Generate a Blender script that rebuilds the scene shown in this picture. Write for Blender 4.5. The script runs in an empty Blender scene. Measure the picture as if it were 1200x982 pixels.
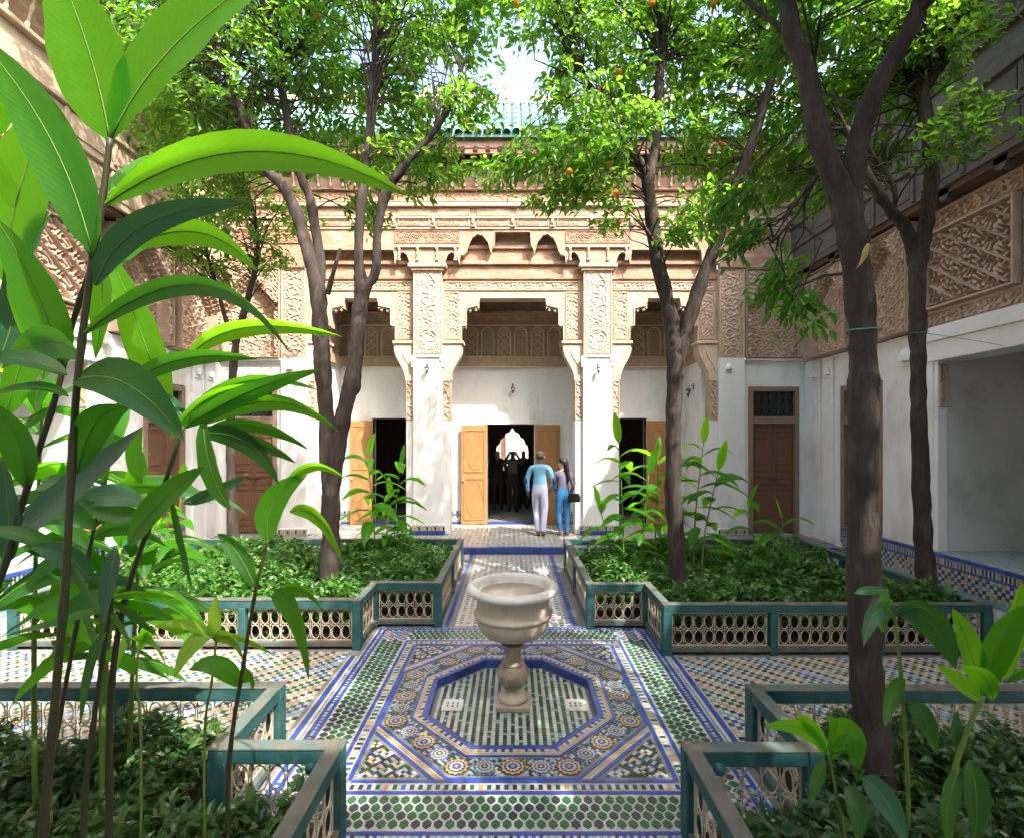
import bpy, bmesh, math, random
import numpy as np
from mathutils import Vector, Matrix

# ------------------------------------------------------------------ camera, sky, sun, exposure
sc = bpy.context.scene
COL = sc.collection
CH, F = 2.1, 575.0                      # camera height (m), focal length in photograph pixels
CX, HY = 601.0, 515.0                   # where the courtyard axis vanishes in the photograph
cam_d = bpy.data.cameras.new("camera")
cam = bpy.data.objects.new("camera", cam_d)
COL.objects.link(cam)
cam.location = (0, 0, CH)
cam.rotation_euler = (math.radians(90), 0, 0)
cam_d.sensor_width = 36.0
cam_d.lens = 36.0 * F / 1200.0
cam_d.shift_x = -(CX - 600.0) / 1200.0
cam_d.shift_y = (HY - 491.0) / 1200.0
cam_d.clip_start = 0.02
cam_d.clip_end = 400
sc.camera = cam

SUN_DIR = Vector((-1.05, 1.2, -2.1)).normalized()
SUN_EL = math.asin(-SUN_DIR.z)
SUN_AZ = math.atan2(-SUN_DIR.x, -SUN_DIR.y)
world = bpy.data.worlds.new("World")
sc.world = world
world.use_nodes = True
wn = world.node_tree.nodes
wn.clear()
sky = wn.new("ShaderNodeTexSky")
sky.sky_type = 'NISHITA'
sky.sun_disc = False
sky.sun_elevation = SUN_EL
sky.sun_rotation = SUN_AZ
sky.air_density = 1.0
sky.dust_density = 5.0
sky.ozone_density = 1.0
bg = wn.new("ShaderNodeBackground")
bg.inputs["Strength"].default_value = 0.15
wo = wn.new("ShaderNodeOutputWorld")
world.node_tree.links.new(sky.outputs[0], bg.inputs[0])
world.node_tree.links.new(bg.outputs[0], wo.inputs[0])

sl = bpy.data.lights.new("sun", 'SUN')
sl.energy = 2.0
sl.angle = math.radians(0.5)
sl.color = (1.0, 0.95, 0.86)
so = bpy.data.objects.new("sun", sl)
COL.objects.link(so)
so.location = (8, -8, 20)
so.rotation_euler = SUN_DIR.to_track_quat('-Z', 'Y').to_euler()

sc.view_settings.view_transform = 'Standard'
sc.view_settings.look = 'None'
sc.view_settings.gamma = 1.0
sc.view_settings.exposure = 2.62
sc.render.engine = 'CYCLES'
sc.cycles.use_denoising = True
sc.cycles.use_adaptive_sampling = True
sc.cycles.adaptive_threshold = 0.025
sc.cycles.max_bounces = 7
sc.cycles.diffuse_bounces = 4
sc.cycles.glossy_bounces = 3
sc.cycles.transmission_bounces = 4
sc.cycles.transparent_max_bounces = 6
sc.cycles.sample_clamp_indirect = 6.0

rnd = random.Random(7)
R = math.radians

# ------------------------------------------------------------------ helpers
WM = {}

def finish(o, parent=None, wm=None):
    """link an object whose world matrix is wm (identity when None) below parent"""
    wm = Matrix.Identity(4) if wm is None else wm
    COL.objects.link(o)
    if parent is not None:
        o.parent = parent
        o.matrix_parent_inverse = WM[parent.name].inverted()
    o.matrix_basis = wm
    WM[o.name] = wm
    return o

def tag(o, label=None, cat=None, group=None, kind=None):
    if label: o["label"] = label
    if cat: o["category"] = cat
    if group: o["group"] = group
    if kind: o["kind"] = kind
    return o

def empty(name, loc, label=None, cat=None, group=None, kind=None):
    o = bpy.data.objects.new(name, None)
    o.empty_display_size = 0.1
    finish(o, None, Matrix.Translation(loc))
    return tag(o, label, cat, group, kind)

def inst(name, me, parent, wm):
    return finish(bpy.data.objects.new(name, me), parent, wm)

def T(x, y, z):
    return Matrix.Translation((x, y, z))

def at(px, py, Y):
    """the point of the courtyard at distance Y that a photograph pixel looks at"""
    return Vector(((px - CX) / F * Y, Y, CH - (py - HY) / F * Y))

class MB:
    def __init__(s):
        s.v, s.f, s.m = [], [], []
    def add(s, vs, fs, m=0):
        b = len(s.v)
        s.v += [tuple(p) for p in vs]
        s.f += [tuple(b + i for i in q) for q in fs]
        s.m += [m] * len(fs)
        return s
    def box(s, x0, x1, y0, y1, z0, z1, m=0):
        vs = [(x0,y0,z0),(x1,y0,z0),(x1,y1,z0),(x0,y1,z0),(x0,y0,z1),(x1,y0,z1),(x1,y1,z1),(x0,y1,z1)]
        return s.add(vs, [(0,3,2,1),(4,5,6,7),(0,1,5,4),(1,2,6,5),(2,3,7,6),(3,0,4,7)], m)
    def prism(s, pts, fn, d0, d1, m=0):
        """polygon pts (a,b) extruded d0..d1; fn(a,b,d) gives the point"""
        n = len(pts)
        vs = [fn(a, b, d0) for a, b in pts] + [fn(a, b, d1) for a, b in pts]
        fs = [tuple(range(n)), tuple(range(2*n-1, n-1, -1))]
        fs += [(i, i+n, (i+1) % n + n, (i+1) % n) for i in range(n)]
        return s.add(vs, fs, m)
    def tube(s, pts, rad, n=6, m=0, cap=True, wob=0, rg=None):
        pts = [Vector(p) for p in pts]
        if not hasattr(rad, '__len__'): rad = [rad] * len(pts)
        vs, prev = [], None
        for i, p in enumerate(pts):
            d = (pts[min(i+1, len(pts)-1)] - pts[max(i-1, 0)])
            d = d.normalized() if d.length > 1e-9 else Vector((0,0,1))
            if prev is None:
                u = d.orthogonal().normalized()
            else:
                u = (prev - d * prev.dot(d))
                u = u.normalized() if u.length > 1e-6 else d.orthogonal().normalized()
            prev = u
            w = d.cross(u)
            for k in range(n):
                a = 2 * math.pi * k / n
                r = rad[i] * (1 + (rg.uniform(-wob, wob) if rg else 0))
                vs.append(p + (u * math.cos(a) + w * math.sin(a)) * r)
        fs = []
        for i in range(len(pts)-1):
            for k in range(n):
                fs.append((i*n+k, i*n+(k+1) % n, (i+1)*n+(k+1) % n, (i+1)*n+k))
        if cap:
            fs.append(tuple(range(n-1, -1, -1)))
            fs.append(tuple((len(pts)-1)*n+k for k in range(n)))
        return s.add(vs, fs, m)
    def lathe(s, prof, n=24, c=(0,0,0), m=0, flute=0, nf=0):
        vs, fs = [], []
        for (r, z) in prof:
            for k in range(n):
                a = 2*math.pi*k/n
                rr = r * (1 + flute * math.cos(nf*a)) if flute else r
                vs.append((c[0]+rr*math.cos(a), c[1]+rr*math.sin(a), c[2]+z))
        for i in range(len(prof)-1):
            for k in range(n):
                fs.append((i*n+k, i*n+(k+1) % n, (i+1)*n+(k+1) % n, (i+1)*n+k))
        fs.append(tuple(range(n-1, -1, -1)))
        fs.append(tuple((len(prof)-1)*n+k for k in range(n)))
        return s.add(vs, fs, m)
    def mesh(s, name, mats, smooth=False):
        me = bpy.data.meshes.new(name)
        me.from_pydata(s.v, [], s.f)
        if not isinstance(mats, (list, tuple)): mats = [mats]
        for x in mats: me.materials.append(x)
        if len(mats) > 1: me.polygons.foreach_set("material_index", s.m)
        if smooth: me.polygons.foreach_set("use_smooth", [True]*len(s.f))
        me.update()
        return me
    def build(s, name, mats, parent=None, smooth=False, bevel=0, wm=None):
        o = bpy.data.objects.new(name, s.mesh(name, mats, smooth))
        finish(o, parent, wm)
        if bevel:
            b = o.modifiers.new("bevel", 'BEVEL')
            b.width = bevel; b.segments = 2; b.limit_method = 'ANGLE'; b.angle_limit = R(40)
        return o

def np_mesh(name, V, Fq, mats, mi=None, smooth=False):
    """numpy verts (n,3) and faces (m,k)"""
    me = bpy.data.meshes.new(name)
    k = Fq.shape[1]
    me.vertices.add(len(V)); me.vertices.foreach_set("co", V.astype(np.float32).ravel())
    me.loops.add(Fq.size); me.loops.foreach_set("vertex_index", Fq.astype(np.int32).ravel())
    me.polygons.add(len(Fq))
    me.polygons.foreach_set("loop_start", np.arange(0, Fq.size, k, dtype=np.int32))
    for x in (mats if isinstance(mats, (list, tuple)) else [mats]): me.materials.append(x)
    if mi is not None: me.polygons.foreach_set("material_index", np.asarray(mi, dtype=np.int32))
    me.polygons.foreach_set("use_smooth", np.full(len(Fq), bool(smooth)))
    me.update(calc_edges=True)
    return me

# ------------------------------------------------------------------ materials
def mat(name, col, rough=0.7, col2=None, nscale=3.0, ndet=5, bump=0.0, bscale=30.0, spec=0.3, metal=0.0,
        stain=None, sscale=1.2, samt=0.5, stretch=None, coat=0.0, trans=None, island=None, colx=None, vor=None):
    m = bpy.data.materials.new(name)
    m.use_nodes = True
    nt = m.node_tree; N = nt.nodes; L = nt.links
    p = N["Principled BSDF"]
    p.inputs["Roughness"].default_value = rough
    p.inputs["Metallic"].default_value = metal
    p.inputs["Specular IOR Level"].default_value = spec
    if coat:
        p.inputs["Coat Weight"].default_value = coat; p.inputs["Coat Roughness"].default_value = 0.12
    tc = N.new("ShaderNodeTexCoord")
    vec = tc.outputs["Object"]
    if stretch:
        mp = N.new("ShaderNodeMapping"); mp.inputs["Scale"].default_value = stretch
        L.new(vec, mp.inputs[0]); vec = mp.outputs[0]
    def noise(scale, det=5, r=0.55):
        n = N.new("ShaderNodeTexNoise"); n.inputs["Scale"].default_value = scale
        n.inputs["Detail"].default_value = det; n.inputs["Roughness"].default_value = r
        L.new(vec, n.inputs["Vector"]); return n
    def ramp(sock, a, b):
        r = N.new("ShaderNodeMapRange"); r.inputs[1].default_value = a; r.inputs[2].default_value = b
        L.new(sock, r.inputs[0]); return r.outputs[0]
    def mix(fac, a, b):
        x = N.new("ShaderNodeMix"); x.data_type = 'RGBA'
        for s, val in ((0, fac), (6, a), (7, b)):
            if hasattr(val, "node"): L.new(val, x.inputs[s])
            elif s == 0: x.inputs[0].default_value = val
            else: x.inputs[s].default_value = (*val, 1)
        return x.outputs[2]
    c = col
    if col2 is not None:
        c = mix(ramp(noise(nscale, ndet).outputs[0], 0.3, 0.7), col, col2)
    if stain is not None:
        f = ramp(noise(sscale, 8, 0.65).outputs[0], 0.5, 0.72)
        mm = N.new("ShaderNodeMath"); mm.operation = 'MULTIPLY'; mm.inputs[1].default_value = samt
        L.new(f, mm.inputs[0])
        c = mix(mm.outputs[0], c, stain)
    if island is not None:
        g = N.new("ShaderNodeNewGeometry")
        c = mix(g.outputs["Random Per Island"], c, island)
        if colx is not None:
            c = mix(ramp(g.outputs["Random Per Island"], 0.93, 0.97), c, colx)
    if hasattr(c, "node"): L.new(c, p.inputs["Base Color"])
    else: p.inputs["Base Color"].default_value = (*c, 1)
    if bump:
        b = N.new("ShaderNodeBump"); b.inputs["Strength"].default_value = bump
        b.inputs["Distance"].default_value = 0.02
        if vor:
            vt = N.new("ShaderNodeTexVoronoi"); vt.inputs["Scale"].default_value = vor; vt.feature = 'SMOOTH_F1'
            nn = noise(vor*0.35, 3); av = N.new("ShaderNodeMix"); av.data_type = 'RGBA'; av.inputs[0].default_value = 0.12
            L.new(vec, av.inputs[6]); L.new(nn.outputs["Color"], av.inputs[7]); L.new(av.outputs[2], vt.inputs["Vector"])
            L.new(vt.outputs["Distance"], b.inputs["Height"])
        else:
            L.new(noise(bscale, 6, 0.6).outputs[0], b.inputs["Height"])
        L.new(b.outputs[0], p.inputs["Normal"])
    if trans is not None:
        tr = N.new("ShaderNodeBsdfTranslucent")
        tcx = trans[0]
        if island is not None and hasattr(c, "node"):
            tcx = mix(0.35, trans[0], c)
        if hasattr(tcx, "node"): L.new(tcx, tr.inputs[0])
        else: tr.inputs[0].default_value = (*tcx, 1)
        ms = N.new("ShaderNodeMixShader"); ms.inputs[0].default_value = trans[1]
        L.new(p.outputs[0], ms.inputs[1]); L.new(tr.outputs[0], ms.inputs[2])
        L.new(ms.outputs[0], N["Material Output"].inputs[0])
    return m

M = {}
M['plaster'] = mat('white_plaster', (.79,.785,.775), .85, (.71,.70,.685), 1.5, bump=.12, bscale=25, stain=(.44,.39,.33), sscale=1.6, samt=.6, stretch=(1,1,.45))
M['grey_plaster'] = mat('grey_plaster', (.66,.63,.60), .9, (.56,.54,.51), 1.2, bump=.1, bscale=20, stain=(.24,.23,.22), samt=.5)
M['stucco'] = mat('carved_stucco', (.50,.365,.27), .85, (.42,.295,.215), 5, bump=.25, bscale=60, stain=(.66,.50,.38), sscale=2.0, samt=.6)
M['stucco_pale'] = mat('pale_carved_stucco', (.60,.49,.385), .85, (.52,.37,.265), 6, bump=.25, bscale=60, stain=(.45,.30,.2), sscale=4, samt=.5)
M['cedar'] = mat('painted_cedar', (.42,.245,.16), .75, (.32,.18,.12), 7, ndet=9, bump=.3, bscale=18, stain=(.60,.45,.34), sscale=3, samt=.9, stretch=(1,1,2.5))
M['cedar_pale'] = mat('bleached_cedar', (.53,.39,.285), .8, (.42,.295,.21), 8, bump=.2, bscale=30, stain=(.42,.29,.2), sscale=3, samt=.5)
M['cedar_shade'] = mat('shade_grey_cedar', (.125,.105,.093), .8, (.08,.066,.058), 4, bump=.25, bscale=20, stain=(.18,.145,.12), sscale=2, samt=.6, stretch=(1,1,3))  # darker, greyer copy of the cedar; the right wing's shade is in its colour
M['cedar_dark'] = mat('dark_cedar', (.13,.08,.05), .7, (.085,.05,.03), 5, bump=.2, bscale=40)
M['lattice_wood'] = mat('carved_brown_cedar', (.47,.33,.225), .7, (.37,.25,.165), 8, bump=.3, bscale=60)
M['lattice_line'] = mat('light_cedar_moulding', (.72,.58,.44), .7, (.62,.48,.35), 8)
M['door_gold'] = mat('painted_door_wood', (.40,.20,.07), .5, (.30,.14,.05), 6, bump=.15, bscale=30, stain=(.50,.29,.12), sscale=6, samt=.9, spec=.4)
M['door_brown'] = mat('brown_door_wood', (.17,.085,.045), .55, (.12,.06,.035), 5, bump=.2, bscale=25, stretch=(4,4,1))
M['door_frame'] = mat('door_frame_wood', (.27,.18,.13), .65, (.21,.14,.10), 4, bump=.15, bscale=25)
M['teal'] = mat('worn_teal_paint', (.016,.092,.090), .6, (.012,.062,.062), 5, bump=.3, bscale=25, stain=(.10,.13,.12), sscale=7, samt=.6, spec=.4)
M['railtop'] = mat('bare_worn_rail_top', (.15,.12,.095), .8, (.06,.075,.068), 9, bump=.25, bscale=30, stain=(.06,.17,.16), sscale=5, samt=.8)
M['iron'] = mat('cream_painted_iron', (.56,.49,.39), .6, (.38,.30,.22), 25, stain=(.2,.12,.08), sscale=12, samt=.7)
M['marble'] = mat('old_marble', (.50,.435,.345), .7, (.40,.335,.26), 5, bump=.15, bscale=20, stain=(.30,.25,.19), sscale=4, samt=.6)
M['marble_white'] = mat('white_marble', (.60,.585,.545), .6, (.51,.49,.445), 5, bump=.15, bscale=25, stain=(.36,.31,.25), sscale=5, samt=.6)
M['stem_stone'] = mat('brown_stained_marble', (.40,.33,.26), .6, (.29,.23,.17), 9, bump=.25, bscale=30, stain=(.16,.11,.08), sscale=6, samt=.7)
M['lantern_metal'] = mat('dull_lantern_metal', (.20,.185,.165), .6, (.13,.115,.10), 20, metal=.3)
M['eave_shade_red'] = mat('eave_shade_red_wood', (.13,.05,.035), .75, (.08,.03,.022), 6)  # red wood darkened to hold the shade under the eave
M['dark_metal'] = mat('dark_metal', (.05,.045,.04), .5, metal=.6)
M['glass'] = mat('dark_glass', (.02,.022,.025), .12, spec=.5)
M['lamp_glass'] = mat('milky_lamp_glass', (.7,.68,.62), .25)
M['soil'] = mat('garden_soil', (.07,.045,.03), .95, (.04,.027,.018), 8, bump=.6, bscale=20)
M['grout'] = mat('tile_grout', (.22,.21,.195), .8, (.15,.145,.135), 6, bump=.1, bscale=50)
tk = dict(spec=.5, bump=.05, bscale=40)
M['tW'] = mat('white_glazed_tile', (.52,.51,.475), .35, (.43,.415,.38), 14, island=(.35,.34,.31), **tk)
M['tG'] = mat('green_glazed_tile', (.018,.075,.032), .3, (.014,.055,.03), 10, island=(.03,.12,.055), colx=(.02,.10,.14), **tk)
M['tB'] = mat('cobalt_glazed_tile', (.025,.05,.25), .3, (.03,.06,.20), 12, island=(.045,.08,.33), **tk)
M['tK'] = mat('dark_glazed_tile', (.02,.024,.03), .3, (.03,.03,.03), 10, island=(.03,.05,.06), **tk)
M['tO'] = mat('ochre_glazed_tile', (.42,.22,.07), .35, (.36,.18,.07), 10, island=(.50,.30,.14), **tk)
M['tT'] = mat('turquoise_glazed_tile', (.13,.29,.31), .3, (.10,.22,.27), 10, island=(.20,.34,.36), **tk)
TILES = [M['tW'], M['tG'], M['tB'], M['tK'], M['tO'], M['tT']]
W_, G_, B_, K_, O_, T_ = range(6)
M['roof'] = mat('turquoise_roof_tile', (.15,.32,.27), .4, (.24,.38,.32), 3, island=(.10,.26,.22), stain=(.42,.42,.34), sscale=6, samt=.7, spec=.5)
M['bark'] = mat('orange_tree_bark', (.056,.041,.033), .92, (.027,.020,.016), 16, bump=1.0, bscale=22, stain=(.115,.095,.08), sscale=9, samt=.7, stretch=(1,1,.3))
M['cutwood'] = mat('bare_yellow_wood', (.52,.36,.12), .8, (.42,.28,.1), 9)
M['orange'] = mat('ripe_orange_peel', (.80,.22,.02), .45, bump=.1, bscale=60)
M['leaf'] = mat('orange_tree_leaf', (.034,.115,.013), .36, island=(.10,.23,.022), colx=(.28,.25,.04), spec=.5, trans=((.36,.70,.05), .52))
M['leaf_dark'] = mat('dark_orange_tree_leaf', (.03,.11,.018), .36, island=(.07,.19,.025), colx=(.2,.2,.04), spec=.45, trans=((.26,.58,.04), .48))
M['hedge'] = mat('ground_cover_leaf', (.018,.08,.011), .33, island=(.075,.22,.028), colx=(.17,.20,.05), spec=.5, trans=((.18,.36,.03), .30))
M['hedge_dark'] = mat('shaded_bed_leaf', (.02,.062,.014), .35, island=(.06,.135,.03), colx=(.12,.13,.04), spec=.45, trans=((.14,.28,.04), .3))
def blade_mat(name, c, t, f, c2):
    return mat(name, c, .42, c2, 9, spec=.32, bump=.12, bscale=14, stretch=(1,1,1), trans=(t, f))
M['bladeA'] = blade_mat('fresh_green_blade', (.05,.22,.012), (.30,.78,.012), .68, (.04,.18,.012))
M['bladeB'] = blade_mat('deep_green_blade', (.018,.095,.012), (.10,.40,.015), .46, (.012,.062,.009))
M['bladeC'] = blade_mat('blue_green_blade', (.03,.115,.05), (.08,.24,.06), .28, (.022,.085,.04))
M['bladeD'] = blade_mat('mid_green_blade', (.035,.16,.012), (.17,.56,.012), .55, (.026,.12,.012))
M['bladeE'] = blade_mat('yellow_green_blade', (.17,.32,.025), (.45,.72,.04), .5, (.13,.26,.025))
def add_veins(m):
    """side veins, blemishes and dry tips, laid along the leaf's own UV"""
    nt = m.node_tree; N = nt.nodes; L = nt.links
    p = N["Principled BSDF"]
    uv = N.new("ShaderNodeUVMap"); uv.uv_map = "UVMap"
    sx = N.new("ShaderNodeSeparateXYZ"); L.new(uv.outputs[0], sx.inputs[0])
    def mth(op, a, b=None):
        x = N.new("ShaderNodeMath"); x.operation = op
        for i, v in enumerate((a, b)):
            if v is None: continue
            if hasattr(v, "node"): L.new(v, x.inputs[i])
            else: x.inputs[i].default_value = v
        return x.outputs[0]
    au = mth('ABSOLUTE', sx.outputs[0])
    ph = mth('SUBTRACT', mth('MULTIPLY', sx.outputs[1], 150.0), mth('MULTIPLY', au, 26.0))
    sn = mth('SINE', ph)
    b = N.new("ShaderNodeBump"); b.inputs["Strength"].default_value = .06; b.inputs["Distance"].default_value = .004
    L.new(sn, b.inputs["Height"]); L.new(b.outputs[0], p.inputs["Normal"])
    tc = N.new("ShaderNodeTexCoord")
    no = N.new("ShaderNodeTexNoise"); no.inputs["Scale"].default_value = 38; no.inputs["Detail"].default_value = 4
    L.new(tc.outputs["Object"], no.inputs["Vector"])
    tip = mth('ADD', mth('MULTIPLY', mth('SUBTRACT', sx.outputs[1], .93), 9.0), mth('SUBTRACT', no.outputs[0], .5))
    rim = mth('ADD', mth('MULTIPLY', mth('SUBTRACT', au, .97), 10.0), mth('MULTIPLY', mth('SUBTRACT', no.outputs[0], .58), 6.0))
    spot = mth('MULTIPLY', mth('SUBTRACT', no.outputs[0], .70), 9.0)
    f = mth('MAXIMUM', mth('MAXIMUM', tip, rim), spot)
    cl = N.new("ShaderNodeClamp"); L.new(f, cl.inputs[0])
    mixed = []
    for node, sock in ((p, "Base Color"), ([n for n in N if n.type == 'BSDF_TRANSLUCENT'][0], "Color")):
        mx = N.new("ShaderNodeMix"); mx.data_type = 'RGBA'
        vm = mth('MULTIPLY', mth('ADD', sn, 1.0), .022)
        old = node.inputs[sock]
        if old.is_linked: src = old.links[0].from_socket; L.new(src, mx.inputs[6])
        else: mx.inputs[6].default_value = old.default_value
        mx.inputs[7].default_value = (.20, .13, .05, 1)
        L.new(mth('MAXIMUM', mth('MULTIPLY', cl.outputs[0], .85), vm), mx.inputs[0])
        L.new(mx.outputs[2], old)
for k_ in 'ABCDE': add_veins(M['blade'+k_])
M['rib'] = mat('blade_midrib', (.16,.26,.05), .4)
M['stem'] = mat('dark_plant_stem', (.05,.038,.02), .5, (.035,.045,.015), 8)
M['stem_green'] = mat('green_plant_stem', (.16,.22,.04), .5, (.10,.16,.03), 8)
M['terracotta'] = mat('terracotta', (.33,.12,.05), .8, (.25,.09,.04), 5, bump=.1)
M['skin'] = mat('skin', (.48,.28,.19), .5)
M['skin_dark'] = mat('deep_skin', (.16,.09,.06), .5)
M['shirt_blue'] = mat('light_blue_cotton', (.20,.46,.66), .85, (.16,.40,.60), 6, bump=.15, bscale=12)
M['trouser'] = mat('pale_lavender_cotton', (.56,.58,.74), .85, (.48,.50,.68), 6, bump=.15, bscale=12)
M['navy'] = mat('navy_patch', (.02,.05,.14), .8)
M['jeans'] = mat('blue_denim', (.04,.19,.42), .85, (.03,.13,.32), 8, bump=.15, bscale=15)
M['greytop'] = mat('grey_violet_knit', (.17,.16,.23), .85, (.13,.12,.17), 8, bump=.15, bscale=30)
M['black_cloth'] = mat('dark_cloth', (.025,.023,.025), .85, (.035,.03,.03), 6)
M['grey_cloth'] = mat('grey_cloth', (.12,.12,.12), .85)
M['hair'] = mat('dark_hair', (.015,.011,.009), .45)
M['grey_hair'] = mat('cropped_grey_hair', (.09,.075,.065), .7)
M['shoe'] = mat('tan_shoe', (.22,.12,.07), .5)
M['leather'] = mat('black_leather', (.012,.012,.015), .35)
M['wire'] = mat('green_wire', (.03,.28,.16), .5)
M['paper'] = mat('white_paper', (.66,.68,.76), .8)
# ------------------------------------------------------------------ the ground and the tiled courtyard floor
FY = 4.02                                # fountain centre, distance from the camera
PO = 0.66                                # apothem of the sunken octagonal pool
GZ = 0.12                                # gallery floor
PZ = 0.50                                # floor of the side platforms
t8 = math.tan(math.pi/8)
def octagon(a):
    return [(a, -a*t8), (a, a*t8), (a*t8, a), (-a*t8, a), (-a, a*t8), (-a, -a*t8), (-a*t8, -a), (a*t8, -a)]

g = MB()
g.box(-60, 60, -40, 80, -1.0, -0.6)
tag(g.build('ground', M['soil']), kind='structure')

floor = MB()
OC = octagon(PO)
S = 1.5
sq = [(S, -S), (S, S), (-S, S), (-S, -S)]
def P(u, v, z=0): return (u, FY+v, z)
# square with an octagonal hole, as eight quads/triangles
ring = [[OC[0], (S,-S), (S,S), OC[1]], [OC[1], (S,S), OC[2]], [OC[2], (S,S), (-S,S), OC[3]], [OC[3], (-S,S), OC[4]],
        [OC[4], (-S,S), (-S,-S), OC[5]], [OC[5], (-S,-S), OC[6]], [OC[6], (-S,-S), (S,-S), OC[7]], [OC[7], (S,-S), OC[0]]]
for r in ring:
    floor.add([P(*q) for q in r], [tuple(range(len(r)))])
def sheet(x0, x1, y0, y1, z=0): floor.add([(x0,y0,z),(x1,y0,z),(x1,y1,z),(x0,y1,z)], [(0,1,2,3)])
sheet(-S, S, -6, FY-S); sheet(-S, S, FY+S, 9.0)
sheet(-12, -S, -6, 9.0); sheet(S, 12, -6, 9.0)
fl = tag(floor.build('courtyard_floor', M['grout']), kind='structure')

def tiles_mesh(name, items, z0=0.0, h=0.005, gap=0.0015, chunk=None):
    """items: (list of (x,y) convex polygon, colour). One glazed piece each, with its own edges."""
    V, Fc, mi = [], [], []
    b = 0
    for poly, c in items:
        n = len(poly)
        cx = sum(p[0] for p in poly)/n; cy = sum(p[1] for p in poly)/n
        dz = h + rnd.uniform(-.0008, .0008)
        for (x, y) in poly:
            dx, dy = x-cx, y-cy
            l = math.hypot(dx, dy) or 1
            k = max(0.3, 1-gap/l)
            V.append((cx+dx*k, cy+dy*k, z0+dz))
        for (x, y) in poly:
            dx, dy = x-cx, y-cy
            V.append((x, y, z0))
        Fc.append(tuple(range(b, b+n))); mi.append(c)
        for i in range(n):
            Fc.append((b+i, b+i+n, b+(i+1) % n+n, b+(i+1) % n)); mi.append(c)
        b += 2*n
    me = bpy.data.meshes.new(name)
    me.from_pydata(V, [], Fc)
    for m_ in TILES: me.materials.append(m_)
    me.polygons.foreach_set("material_index", mi)
    me.update()
    return me

def sqr(cx, cy, a, rot=0):
    if rot: return [(cx+a, cy), (cx, cy+a), (cx-a, cy), (cx, cy-a)]
    return [(cx-a, cy-a), (cx+a, cy-a), (cx+a, cy+a), (cx-a, cy+a)]
def rect(x0, x1, y0, y1): return [(x0,y0),(x1,y0),(x1,y1),(x0,y1)]

small = []                               # mosaic pieces too small to pick out singly
def strip(p, q, w0, w1, c, seg=0.14):
    """border strip of bars from p to q lying w0..w1 to the left of the line"""
    d = Vector((q[0]-p[0], q[1]-p[1])); L = d.length; d /= L
    n = Vector((-d.y, d.x)); k = max(1, round(L/seg))
    for i in range(k):
        a, b = i*L/k, (i+1)*L/k
        small.append(([(p[0]+d.x*a+n.x*w0, p[1]+d.y*a+n.y*w0), (p[0]+d.x*b+n.x*w0, p[1]+d.y*b+n.y*w0),
                       (p[0]+d.x*b+n.x*w1, p[1]+d.y*b+n.y*w1), (p[0]+d.x*a+n.x*w1, p[1]+d.y*a+n.y*w1)], c))
def ladder(p, q, w0, w1, cols, seg=0.027):
    d = Vector((q[0]-p[0], q[1]-p[1])); L = d.length; d /= L
    n = Vector((-d.y, d.x)); k = max(1, round(L/seg))
    for i in range(k):
        a, b = i*L/k, (i+1)*L/k
        c = W_ if i % 2 else rnd.choice(cols)
        small.append(([(p[0]+d.x*a+n.x*w0, p[1]+d.y*a+n.y*w0), (p[0]+d.x*b+n.x*w0, p[1]+d.y*b+n.y*w0),
                       (p[0]+d.x*b+n.x*w1, p[1]+d.y*b+n.y*w1), (p[0]+d.x*a+n.x*w1, p[1]+d.y*a+n.y*w1)], c))
def octring(a0, a1, c, seg=0.14, lad=None):
    o0, o1 = octagon(a0), octagon(a1)
    for i in range(8):
        p0, p1, q0, q1 = o0[i], o0[(i+1) % 8], o1[i], o1[(i+1) % 8]
        L = math.dist(p0, p1); k = max(1, round(L/seg))
        for j in range(k):
            s, t = j/k, (j+1)/k
            f = lambda A, Bq, w: (A[0]+(Bq[0]-A[0])*w, FY+A[1]+(Bq[1]-A[1])*w)
            cc = c if lad is None else (W_ if j % 2 else rnd.choice(lad))
            small.append(([f(p0,p1,s), f(p0,p1,t), f(q0,q1,t), f(q0,q1,s)], cc))
# rings round the pool
octring(.663, .690, B_)
octring(.692, .722, W_, seg=.026, lad=[K_, G_, O_, B_])
octring(.724, .732, W_)
octring(.734, .744, O_, seg=.05)
octring(.745, .752, W_)
octring(.754, .772, B_)
octring(.972, .992, B_)
# mosaic ground between the rosettes
def inside_oct(u, v, a):
    return max(abs(u), abs(v), (abs(u)+abs(v))/math.sqrt(2)) < a
ros = []
oa = octagon(.872)
for i in range(8):
    p, q = oa[i], oa[(i+1) % 8]
    for j in range(4):
        ros.append((p[0]+(q[0]-p[0])*j/4, p[1]+(q[1]-p[1])*j/4, j % 2 == 0))
c = .026
for i in range(-40, 41):
    for j in range(-80, 81):
        u, v = i*c + (c/2 if j % 2 else 0), j*c*.5
        if inside_oct(u, v, .955) and not inside_oct(u, v, .785):
            if any(math.hypot(u-a, v-b) < (.088 if big else .072) for a, b, big in ros): continue
            small.append((sqr(u, FY+v, c*.5, 1), rnd.choice([K_, B_, G_, W_, T_, B_, G_, W_, K_, O_])))
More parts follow.
